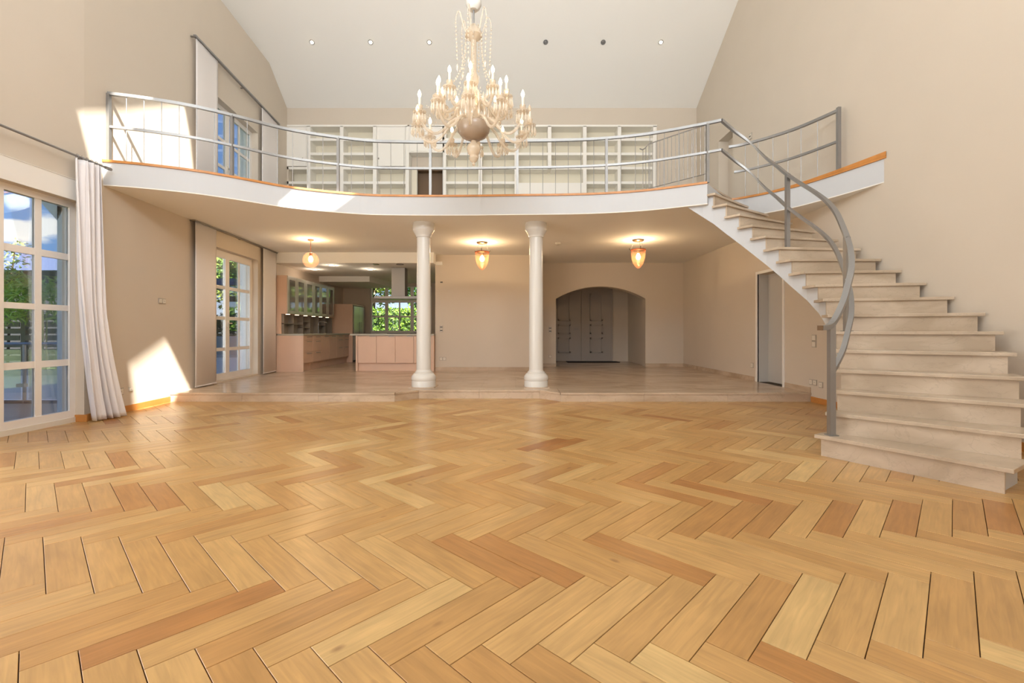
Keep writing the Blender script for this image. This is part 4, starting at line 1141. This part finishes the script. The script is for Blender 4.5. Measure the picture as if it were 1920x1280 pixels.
    MB().lathe([(0, 0), (0.06, 0), (0.062, -0.02), (0.045, -0.038), (0, -0.04)], 20, (0.97, 9.75, ZC)).build('housing', 'plastic_white', sd)
    MB().lathe([(0.02, -0.038), (0.02, -0.046), (0, -0.046)], 12, (0.97, 9.75, ZC)).build('sensor', 'plastic_grey', sd)
build_lamps()

# ------------------------------------------------------------------ chandelier
def build_chandelier():
    X, Y = -0.466, 5.6
    zc = 3.62                                     # hub of the lower arms
    ch = thing('chandelier', 'large crystal chandelier with candle bulbs in front of the gallery', 'chandelier', (X, Y, zc))
    c = (X, Y, zc)
    zroof = roof_rear(X, Y)
    MB().tube([(X, Y, zc + 1.47), (X, Y, zroof)], 0.008, 8).build('hanging_rod', 'steel', ch)
    MB().lathe([(0.02, 1.55), (0.09, 1.50), (0.095, 1.44), (0.075, 1.40), (0.05, 1.375), (0.0, 1.375)], 20, c).build('cable_cup', 'gloss_white', ch)
    MB().tube([(X, Y, zc - 0.02), (X, Y, zc + 1.38)], 0.012, 10).build('core', 'steel', ch)
    MB().lathe([(0.03, 1.20), (0.05, 1.17), (0.10, 1.10), (0.105, 1.06), (0.06, 1.02), (0.035, 1.0), (0.035, 0.62), (0.05, 0.58), (0.06, 0.50), (0.045, 0.44), (0.06, 0.40), (0.09, 0.34), (0.06, 0.26), (0.05, 0.2), (0.08, 0.12), (0.12, 0.04), (0.14, 0.0), (0.05, -0.03)], 24, c).build('stem', 'crystal_dense', ch)
    MB().lathe([(0.04, 0.02), (0.17, 0.0), (0.200, -0.02), (0.203, -0.045), (0.190, -0.10), (0.15, -0.155), (0.085, -0.19), (0.0, -0.20)], 36, (X, Y, zc - 0.0)).build('bowl', 'frosted_bowl', ch)
    MB().lathe([(0.03, -0.21), (0.04, -0.235), (0.075, -0.27), (0.085, -0.31), (0.07, -0.36), (0.045, -0.39), (0.055, -0.42), (0.04, -0.455), (0.015, -0.475), (0.02, -0.5), (0, -0.52)], 24, c).build('finial', 'crystal_dense', ch)
    # crown of scrolls near the top, each with a bead string
    def local(pr, a): return [(X + r * math.cos(a), Y + r * math.sin(a), zc + z) for r, z in pr]
    for k in range(6):
        a = k * math.pi / 3 + 0.3
        s = MB().tube([tuple(p) for p in spline(local([(0.05, 1.06), (0.10, 1.10), (0.14, 1.22), (0.17, 1.32), (0.205, 1.30), (0.22, 1.20)], a), 5)], [0.011 - 0.00022 * i for i in range(26)], 6).build('crown_scroll', 'crystal', ch)
        m = MB()
        for j in range(10):
            z = 1.18 - j * 0.048; r = 0.22 - 0.002 * j
            m.lathe([(0, 0.02), (0.011, 0.006), (0.011, -0.006), (0, -0.02)], 6, local([(r, z)], a)[0], False)
        m.lathe([(0, 0.04), (0.016, 0.0), (0, -0.07)], 6, local([(0.2, 0.66)], a)[0], False)
        m.build('bead_string', 'crystal', s)
        m = MB()
        for j in range(17):
            t = j / 16; r = 0.11 + 0.20 * t ** 2.2; z = 1.04 - 0.66 * t - 0.05 * math.sin(math.pi * t)
            m.lathe([(0, 0.018), (0.010, 0.005), (0.010, -0.005), (0, -0.018)], 6, local([(r, z)], a + 0.26)[0], False)
        m.build('bead_chain', 'crystal', ch)
    # arms: one of each tier, copied round
    def arm(R0, z0, prof, zcup, a, lit):
        """built along +x at the origin of the chandelier, then turned"""
        e = bpy.data.objects.new('arm', None)
        return e
    def drop(m, x, y, z, L=0.08, r=0.012):
        m.lathe([(0, 0), (r * 0.55, -L * 0.2), (r, -L * 0.62), (r * 0.7, -L * 0.85), (0, -L)], 6, (x, y, z), False)
    def proto(prof, rc, zcup, nb):
        out = {}
        pts = [tuple(p) for p in spline([(r, 0, z) for r, z in prof], 6)]
        m = MB().tube(pts, 0.0175, 8)
        out['arm'] = m
        m = MB().lathe([(0.012, -0.02), (0.03, -0.012), (0.072, 0.004), (0.078, 0.014), (0.07, 0.018), (0.03, 0.008), (0.0, 0.008)], 18, (rc, 0, zcup)); out['drip_pan'] = m
        m = MB().lathe([(0.012, 0.008), (0.02, 0.02), (0.034, 0.05), (0.036, 0.085), (0.03, 0.09), (0.0, 0.088)], 14, (rc, 0, zcup)); out['candle_cup'] = m
        m = MB().lathe([(0.0145, 0.08), (0.0145, 0.175), (0, 0.175)], 12, (rc, 0, zcup)); out['candle'] = m
        m = MB().lathe([(0.009, 0.175), (0.018, 0.195), (0.0205, 0.212), (0.016, 0.232), (0.006, 0.256), (0.0, 0.266)], 12, (rc, 0, zcup)); out['bulb'] = m
        m = MB()
        for j in range(nb):
            w = 2 * math.pi * j / nb; x, y = rc + 0.07 * math.cos(w), 0.07 * math.sin(w)
            m.lathe([(0, 0.0), (0.007, -0.010), (0, -0.02)], 6, (x, y, zcup + 0.004), False)
            drop(m, x, y, zcup - 0.018, 0.10, 0.015)
        out['crystal_drops'] = m
        return out
    low = proto([(0.10, 0.0), (0.20, 0.02), (0.30, -0.05), (0.40, -0.17), (0.50, -0.225), (0.60, -0.19), (0.665, -0.09), (0.68, -0.03)], 0.68, -0.03, 11)
    upp = proto([(0.05, 0.24), (0.12, 0.27), (0.19, 0.22), (0.26, 0.13), (0.33, 0.095), (0.39, 0.14), (0.42, 0.22), (0.42, 0.25)], 0.42, 0.25, 11)
    MT = {'arm': 'crystal', 'drip_pan': 'crystal', 'candle_cup': 'crystal_dense', 'candle': 'candle', 'bulb': 'bulb', 'crystal_drops': 'crystal'}
    def tier(pr, n, ph, unlit=()):
        meshes = {}
        for k in range(n):
            a = ph + 2 * math.pi * k / n
            parts = {}
            for nm in ('arm', 'drip_pan', 'candle_cup', 'candle', 'bulb', 'crystal_drops'):
                if nm not in meshes:
                    o = pr[nm].build(nm, MT[nm]); meshes[nm] = o.data
                else:
                    o = bpy.data.objects.new(nm, meshes[nm]); C.objects.link(o)
                if nm == 'bulb' and k in unlit:
                    o.data = o.data.copy(); o.data.materials[0] = MATS['crystal_dense']
                parts[nm] = o
            A = parts['arm']; A.parent = ch; A.location = (0, 0, 0); A.rotation_euler = (0, 0, a)
            for nm, o in parts.items():
                if nm != 'arm': o.parent = A; o.location = (0, 0, 0)
    tier(low, 12, math.pi / 2, (9,))
    tier(upp, 10, -math.pi / 2)
    # short festoon scrolls without candles between the tiers
    for k in range(12):
        a = math.pi / 12 + k * math.pi / 6
        m = MB()
        for j in range(11):
            t = j / 10; r = 0.42 + 0.26 * t; z = 0.22 - 0.24 * t - 0.09 * math.sin(math.pi * t)
            m.lathe([(0, 0.012), (0.008, 0.0), (0, -0.012)], 6, local([(r, z)], a)[0], False)
        m.build('festoon', 'crystal', ch)
    for rr_, zz_, nn in ((0.20, 0.18, 16), (0.14, 0.36, 12)):
        m = MB()
        for k in range(nn):
            a = k * 2 * math.pi / nn; p = local([(rr_, zz_)], a)[0]
            drop(m, p[0], p[1], p[2], 0.17, 0.02)
        m.build('drop_ring', 'crystal', ch)
    point('chandelier_light', (X, Y, zc + 0.36), 4, (1, 0.80, 0.55), ch, 0.02)
build_chandelier()

# ------------------------------------------------------------------ switches, sockets
def build_plates():
    def plate(name, label, cat, F, a, z, n=1, vert=False, mode='socket', s=0.082):
        t = thing(name, label, cat, F(a, 0, z))
        for i in range(n):
            da, dz = (0, -i * s) if vert else (i * s, 0)
            MB().fbox(F, a + da - s / 2 + 0.001, a + da + s / 2 - 0.001, 0.0, 0.010, z + dz - s / 2 + 0.001, z + dz + s / 2 - 0.001).build('frame', 'plastic_grey', t)
            MB().fbox(F, a + da - s * 0.36, a + da + s * 0.36, 0.010, 0.015, z + dz - s * 0.36, z + dz + s * 0.36).build('rocker' if mode == 'switch' else 'insert', 'plastic_white', t)
            if mode == 'socket':
                MB().fbox(F, a + da - 0.012, a + da + 0.012, 0.015, 0.0165, z + dz - 0.004, z + dz + 0.004).build('contact', 'plastic_grey', t)
            if mode == 'panel':
                MB().fbox(F, a + da - 0.03, a + da + 0.03, 0.015, 0.0165, z + dz - 0.012, z + dz + 0.012).build('display', 'black', t)
    plate('light_switch', 'small blank switch plate on the sunlit left wall', 'switch', FL, aY(6.98), 1.56, 2)
    plate('wall_socket', 'socket plate beside the foot of the long curtain', 'socket', FL, aY(6.20), 0.29, 1, s=0.10)
    plate('wall_socket', 'small socket near the sunlight patch on the left wall', 'socket', FL, aY(6.38), 0.30, 1, s=0.06)
    FH, _ = frame2((-1.88, 11.30), (1.0, 11.30), (0, -1))
    ah = lambda px: (px - 960) / 865 * 11.3 + 1.88
    zh = lambda y: 1.1 + (621 - y) / 865 * 11.3
    plate('light_switch', 'double switch with black display on the hall wall by the island', 'switch', FH, ah(827.5), zh(613), 2, True, 'panel')
    plate('wall_socket', 'double socket low on the hall wall by the island', 'socket', FH, ah(827), zh(672.5), 2)
    plate('wall_sensor', 'tiny dark sensor high on the hall wall', 'sensor', FH, ah(828), zh(529), 1, s=0.05, mode='panel')
    FA, _ = frame2((0.9, 12.6), (5, 12.6), (0, -1))
    aa = lambda px: (px - 960) / 865 * 12.6 - 0.9
    za = lambda y: 1.1 + (621 - y) / 865 * 12.6
    plate('light_switch', 'double switch with black display beside the arch', 'switch', FA, aa(1031.5), za(615), 2, True, 'panel')
    plate('wall_socket', 'single socket low beside the arch', 'socket', FA, aa(1031.5), za(668), 1)
    FR, _ = frame2((XR, 0), (XR, 12), (-1, 0))
    plate('light_switch', 'double switch on the wall between grey door and stairs', 'switch', FR, 7.14, 1.0, 2, True, 'switch', s=0.10)
    plate('wall_socket', 'double socket low on the wall below the stairs', 'socket', FR, 7.12, 0.31, 2, s=0.09)
    plate('wall_socket', 'small socket closest to the stair newel', 'socket', FR, 6.98, 0.29, 1, s=0.09)
    plate('wall_socket', 'single socket low beside the grey door frame', 'socket', FR, 8.98, 0.44, 1, s=0.10)
    plate('thermostat', 'small thermostat on the tall wall behind the stairhead railing', 'thermostat', FR, 9.05, 4.92, 1, s=0.12, mode='panel')
build_plates()

# ------------------------------------------------------------------ outdoors
def leaves(mb, rnd, c, r, n, size, slim=0.4, droop=0.0):
    """leaf blades scattered in an ellipsoid, denser towards its skin"""
    for _ in range(n):
        while True:
            p = Vector((rnd.uniform(-1, 1), rnd.uniform(-1, 1), rnd.uniform(-1, 1)))
            if 0.25 < p.length <= 1: break
        q = Vector((c[0] + p.x * r[0], c[1] + p.y * r[1], c[2] + p.z * r[2]))
        d = Vector((rnd.uniform(-1, 1), rnd.uniform(-1, 1), rnd.uniform(-0.7, 0.5) - droop)).normalized()
        s = d.cross(Vector((rnd.uniform(-1, 1), rnd.uniform(-1, 1), rnd.uniform(-1, 1)))).normalized()
        L = size * rnd.uniform(0.6, 1.3)
        mb.add([q, q + d * L * 0.45 + s * L * slim * 0.5, q + d * L, q + d * L * 0.45 - s * L * slim * 0.5], [(0, 1, 2, 3)])
def tree(name, label, base, h, r, n, size, m, cat='tree', seed=1, group=None, slim=0.5, trunk=0.1):
    rnd = random.Random(seed)
    t = thing(name, label, cat, base, group)
    x, y, z = base
    k = MB().tube([(x, y, z), (x + 0.05, y, z + h * 0.4), (x, y + 0.05, z + h * 0.75)], [trunk, trunk * 0.8, trunk * 0.4], 8)
    for i in range(6):
        a = i * 1.05 + seed; s = z + h * (0.35 + 0.06 * i)
        k.tube([(x, y, s), (x + math.cos(a) * r * 0.6, y + math.sin(a) * r * 0.6, s + h * 0.22)], [trunk * 0.4, trunk * 0.12], 6)
    k.build('trunk', 'bark', t)
    mb = MB()
    for i in range(9):
        a = rnd.uniform(0, 6.28); q = rnd.uniform(0.2, 0.75) * r
        cz = z + h * rnd.uniform(0.45, 0.9)
        leaves(mb, rnd, (x + q * math.cos(a), y + q * math.sin(a), cz), (r * 0.55, r * 0.55, h * 0.2), n // 9, size, slim)
    o = mb.build('foliage', m, t, fix=False); o['kind'] = 'stuff'
def hedge(label, x0, x1, y0, y1, z1, n, m, seed):
    rnd = random.Random(seed)
    t = thing('hedge', label, 'hedge', ((x0 + x1) / 2, (y0 + y1) / 2, -0.1))
    MB().box(x0 + 0.12, x1 - 0.12, y0 + 0.12, y1 - 0.12, -0.1, z1 - 0.12).build('branches', 'leaf_dark', t)
    mb = MB()
    for _ in range(n):
        if rnd.random() < 0.7: q = Vector((rnd.uniform(x0, x1), y0 + rnd.uniform(-0.05, 0.14), rnd.uniform(-0.1, z1)))
        else: q = Vector((rnd.uniform(x0, x1), rnd.uniform(y0, y1), z1 + rnd.uniform(-0.12, 0.06)))
        if rnd.random() < 0.2: q.x = rnd.choice((x0, x1))
        d = Vector((rnd.uniform(-1, 1), rnd.uniform(-1, 0.3), rnd.uniform(-0.4, 1))).normalized()
        s = d.cross(Vector((rnd.uniform(-1, 1), rnd.uniform(-1, 1), rnd.uniform(-1, 1)))).normalized(); L = rnd.uniform(0.07, 0.14)
        mb.add([q, q + d * L * 0.5 + s * L * 0.3, q + d * L, q + d * L * 0.5 - s * L * 0.3], [(0, 1, 2, 3)])
    o = mb.build('foliage', m, t, fix=False); o['kind'] = 'stuff'
def build_outdoors():
    gr = MB().poly([(-40, -30), (40, -30), (40, 60), (-40, 60)], [[(-6.0, -2.3), (5.2, -2.3), (5.2, 16.0), (-6.0, 16.0)]], lambda x, y: (x, y, -0.16), lambda x, y: (x, y, -0.3))
    tag(gr.build('ground', 'lawn'), 'green lawn around the house', 'ground', kind='structure')
    dk = MB().box(-9.6, -5.47, 0.0, 7.15, -0.15, -0.03).build('terrace', 'dark_house')
    tag(dk, 'grey plank terrace outside the wide window', 'terrace', kind='structure')
    me = None
    for k in range(29):
        x = -9.58 + k * 0.142
        if me is None:
            o = MB().box(0, 0.137, 0, 6.9, -0.03, 0).build('deck_board', 'deck', dk); me = o.data
            o.data.transform(Matrix.Translation((0, 0, 0)))
        else:
            o = bpy.data.objects.new('deck_board', me); C.objects.link(o); o.parent = dk
        o.location = (x, 0.2, 0)
    # outer corner of the house: pilaster with raking eave
    m = MB().box(-5.62, -5.47, 5.70, 5.95, -0.1, 4.2)
    m.add([(-5.47, 5.7, 2.75), (-5.47, 5.95, 2.75), (-5.62, 5.95, 2.47), (-5.62, 5.7, 2.47), (-6.05, 5.7, 2.95), (-6.05, 5.95, 2.95), (-5.9, 5.7, 3.9), (-5.9, 5.95, 3.9), (-5.47, 5.7, 3.9), (-5.47, 5.95, 3.9)],
          [(0, 3, 4, 6, 8), (1, 9, 7, 5, 2), (3, 2, 5, 4), (4, 5, 7, 6)])
    struct(m, 'wall_pilaster', 'stucco', 'white stucco pilaster outside the terrace window', 'wall')
    m = MB().fbox(FL, aY(10.16), aY(10.36), -0.43, -0.25, -0.1, 6.2)
    struct(m, 'wall_buttress', 'stucco', 'white stucco buttress outside the garden door', 'wall')
    # terrace balustrade
    b = thing('terrace_railing', 'steel and glass balustrade at the end of the terrace', 'railing', (-7.5, 7.06, 0))
    MB().tube([(-9.5, 7.06, 0.91), (-5.9, 7.06, 0.91)], 0.021, 8).build('top_rail', 'steel', b)
    MB().box(-9.5, -5.9, 7.04, 7.08, 0.0, 0.045).build('base_rail', 'dark_house', b)
    for x in (-9.0, -7.46, -5.95):
        MB().tube([(x, 7.06, 0), (x, 7.06, 0.9)], 0.022, 8).build('post', 'steel', b)
        MB().box(x - 0.10, x + 0.02, 7.03, 7.09, 0.25, 0.30).build('clamp', 'steel_dark', b)
    for x0, x1 in ((-8.95, -7.52), (-7.40, -6.0)):
        MB().box(x0, x1, 7.055, 7.065, 0.06, 0.82).build('pane', 'pane_glass', b)
    # low garden wall
    w = thing('garden_wall', 'low white garden wall with a grey stone cap', 'garden wall', (-9, 8, -0.15))
    MB().hexa([(-12.5, 7.7), (-5.8, 8.15), (-5.8, 8.35), (-12.5, 7.9)], -0.15, 0.34).build('wall', 'stucco', w)
    for k in range(8):
        a, c = k / 8, (k + 1) / 8
        f = lambda t: (-12.5 + 6.7 * t, 7.7 + 0.45 * t)
        p, q = f(a), f(c)
        MB().hexa([(p[0], p[1] - 0.05), (q[0] - 0.006, q[1] - 0.05), (q[0] - 0.006, q[1] + 0.25), (p[0], p[1] + 0.25)], 0.34, 0.42).build('cap_stone', 'stone_cap', w)
    # slatted fence on the boundary
    def fence(label, p, q, ztop, n, m, pitch=0.145):
        P, Q = Vector((p[0], p[1], 0)), Vector((q[0], q[1], 0)); F, Lf = frame2(p, q, (1, -1))
        f = thing('fence', label, 'fence', (p[0], p[1], -0.15))
        k = int(Lf / 1.8)
        for i in range(k + 1):
            a = min(i * 1.8, Lf - 0.05); MB().fbox(F, a - 0.045, a + 0.045, -0.09, 0, -0.15, ztop + 0.05).build('post', m, f)
        for i in range(k):
            for j in range(n):
                z = ztop - 0.05 - j * pitch
                MB().fbox(F, i * 1.8 + 0.05, i * 1.8 + 1.75, 0.0 if j % 2 else -0.05, 0.018 if j % 2 else -0.032, z - 0.11, z).build('slat', m, f)
    fence('grey slatted wooden fence behind the low garden wall', (-14.0, 9.4), (-6.6, 10.3), 1.50, 12, 'fence_wood')
    fence('warm slatted wooden fence beyond the garden door', (-14.2, 19.0), (-8.0, 20.4), 1.75, 11, 'fence_warm', 0.17)
    # bamboo in front of the fence
    for i, (x, y, h, n) in enumerate(((-10.4, 9.1, 2.35, 1500), (-9.3, 9.15, 2.15, 1500), (-8.6, 9.4, 2.3, 1200), (-11.6, 8.9, 2.3, 1300))):
        rnd = random.Random(20 + i)
        lab = ['tall bamboo clump in the middle of the fence', 'bushy bamboo clump leaning over the low wall', 'bamboo clump beside the white pilaster', 'outermost bamboo clump at the window edge'][i]
        t = thing('bamboo', lab, 'bamboo', (x, y, -0.15), 'bamboo clumps behind the terrace')
        for k in range(9):
            a = rnd.uniform(0, 6.28); q = rnd.uniform(0, 0.35)
            MB().tube([(x + q * math.cos(a), y + q * 0.5 * math.sin(a), -0.15), (x + 1.6 * q * math.cos(a), y + 0.8 * q * math.sin(a), h * rnd.uniform(0.7, 1.0))], 0.012, 5).build('cane', 'leaf_light', t)
        mb = MB()
        for k in range(8):
            leaves(mb, rnd, (x + rnd.uniform(-0.5, 0.5), y + rnd.uniform(-0.2, 0.25), h * rnd.uniform(0.62, 0.95)), (0.40, 0.26, 0.24), n // 8, 0.17, 0.16, 0.4)
        o = mb.build('foliage', 'bamboo_leaf' if i % 2 else 'bamboo_leaf_pale', t, fix=False); o['kind'] = 'stuff'
    rnd = random.Random(5)
    t = thing('blossom_shrub', 'thin shrub with pale tips rising above the bamboo', 'shrub', (-11.5, 10.5, -0.15))
    MB().tube([(-11.5, 10.5, -0.15), (-11.4, 10.5, 2.3), (-11.3, 10.5, 3.05)], [0.03, 0.02, 0.008], 6).build('stem', 'bark', t)
    mb = MB(); leaves(mb, rnd, (-11.3, 10.5, 2.85), (0.45, 0.3, 0.35), 170, 0.11, 0.4); o = mb.build('foliage', 'bamboo_leaf_pale', t, fix=False); o['kind'] = 'stuff'
    # neighbouring house with slate roof
    nb = thing('neighbour_house', 'dark neighbouring house with blue slate roof above the bamboo', 'house', (-22, 18, -0.15))
    MB().box(-26, -16.5, 17, 24, -0.15, 3.4).build('wall', 'dark_house', nb)
    m = MB().add([(-26.5, 16.6, 3.3), (-16, 16.6, 3.3), (-16, 20.5, 4.65), (-26.5, 20.5, 4.65), (-16, 24.4, 3.3), (-26.5, 24.4, 3.3)], [(0, 1, 2, 3), (3, 2, 4, 5), (1, 4, 2), (0, 3, 5), (0, 5, 4, 1)])
    m.build('roof', 'roof_slate', nb)
    ps = thing('garden_pavilion', 'blue grey flat roofed garden pavilion beyond the garden door', 'pavilion', (-11.5, 17.5, -0.15))
    MB().box(-13.8, -9.9, 16.4, 18.5, 2.75, 2.98).build('roof', 'roof_slate', ps)
    for x, y in ((-13.7, 16.5), (-10.0, 16.5), (-13.7, 18.4), (-10.0, 18.4)): MB().box(x - 0.06, x + 0.06, y - 0.06, y + 0.06, -0.15, 2.75).build('post', 'dark_house', ps)
    # paved court and planter outside the garden door
    w = thing('planter', 'grey concrete planter outside the garden door', 'planter', (-8.9, 14.2, -0.15))
    MB().box(-10.4, -7.9, 13.6, 14.6, -0.15, 0.95).build('box', 'stone_cap', w, bevel=0.02)
    rnd = random.Random(9); mb = MB(); leaves(mb, rnd, (-8.6, 14.1, 1.25), (0.75, 0.45, 0.42), 1600, 0.12, 0.35); o = mb.build('foliage', 'leaf_dark', w, fix=False); o['kind'] = 'stuff'
    w = thing('court_wall', 'low white court wall outside the garden door', 'garden wall', (-8.5, 11.8, -0.15))
    MB().box(-9.6, -6.2, 12.0, 12.2, -0.15, 0.42).build('wall', 'stucco', w)
    MB().box(-9.62, -6.18, 11.98, 12.22, 0.42, 0.48).build('cap', 'stone_cap', w)
    cv = MB().box(-9.5, -5.95, 7.2, 12.0, -0.16, -0.04).build('court_paving', 'stucco'); tag(cv, 'pale paving outside the garden door', 'paving', kind='structure')
    # trees
    tree('garden_tree', 'bright leafy tree above the garden pavilion', (-12.6, 20.6, -0.15), 7.5, 2.6, 6500, 0.24, 'leaf_light', seed=2, group='trees behind the house')
    tree('garden_tree', 'darker tree beside the pavilion', (-10.2, 19.0, -0.15), 6.2, 1.7, 4200, 0.22, 'leaf_mid', seed=3, group='trees behind the house')
    tree('garden_tree', 'leafy tree at the corner behind the bamboo', (-14.2, 27.5, -0.15), 6.5, 2.6, 3500, 0.28, 'leaf_green', seed=4, group='trees behind the house')
    hedge('tall green hedge outside the kitchen window', -7.2, 0.5, 18.2, 19.2, 1.95, 9000, 'leaf_green', 5)
    for i, (x, y, h, r, m, lab) in enumerate(((-7.0, 23.2, 7.0, 1.5, 'leaf_light', 'pale tree behind the hedge, nearest the fridge side'), (-4.3, 22.0, 6.2, 1.6, 'leaf_mid', 'green tree behind the hedge, by the extractor hood'), (-1.4, 22.9, 6.8, 1.6, 'leaf_light', 'pale tree behind the hedge, hidden half by the column'))):
        tree('garden_tree', lab, (x, y, -0.15), h, r, 4200, 0.22, m, seed=11 + i, group='trees behind the house')
build_outdoors()
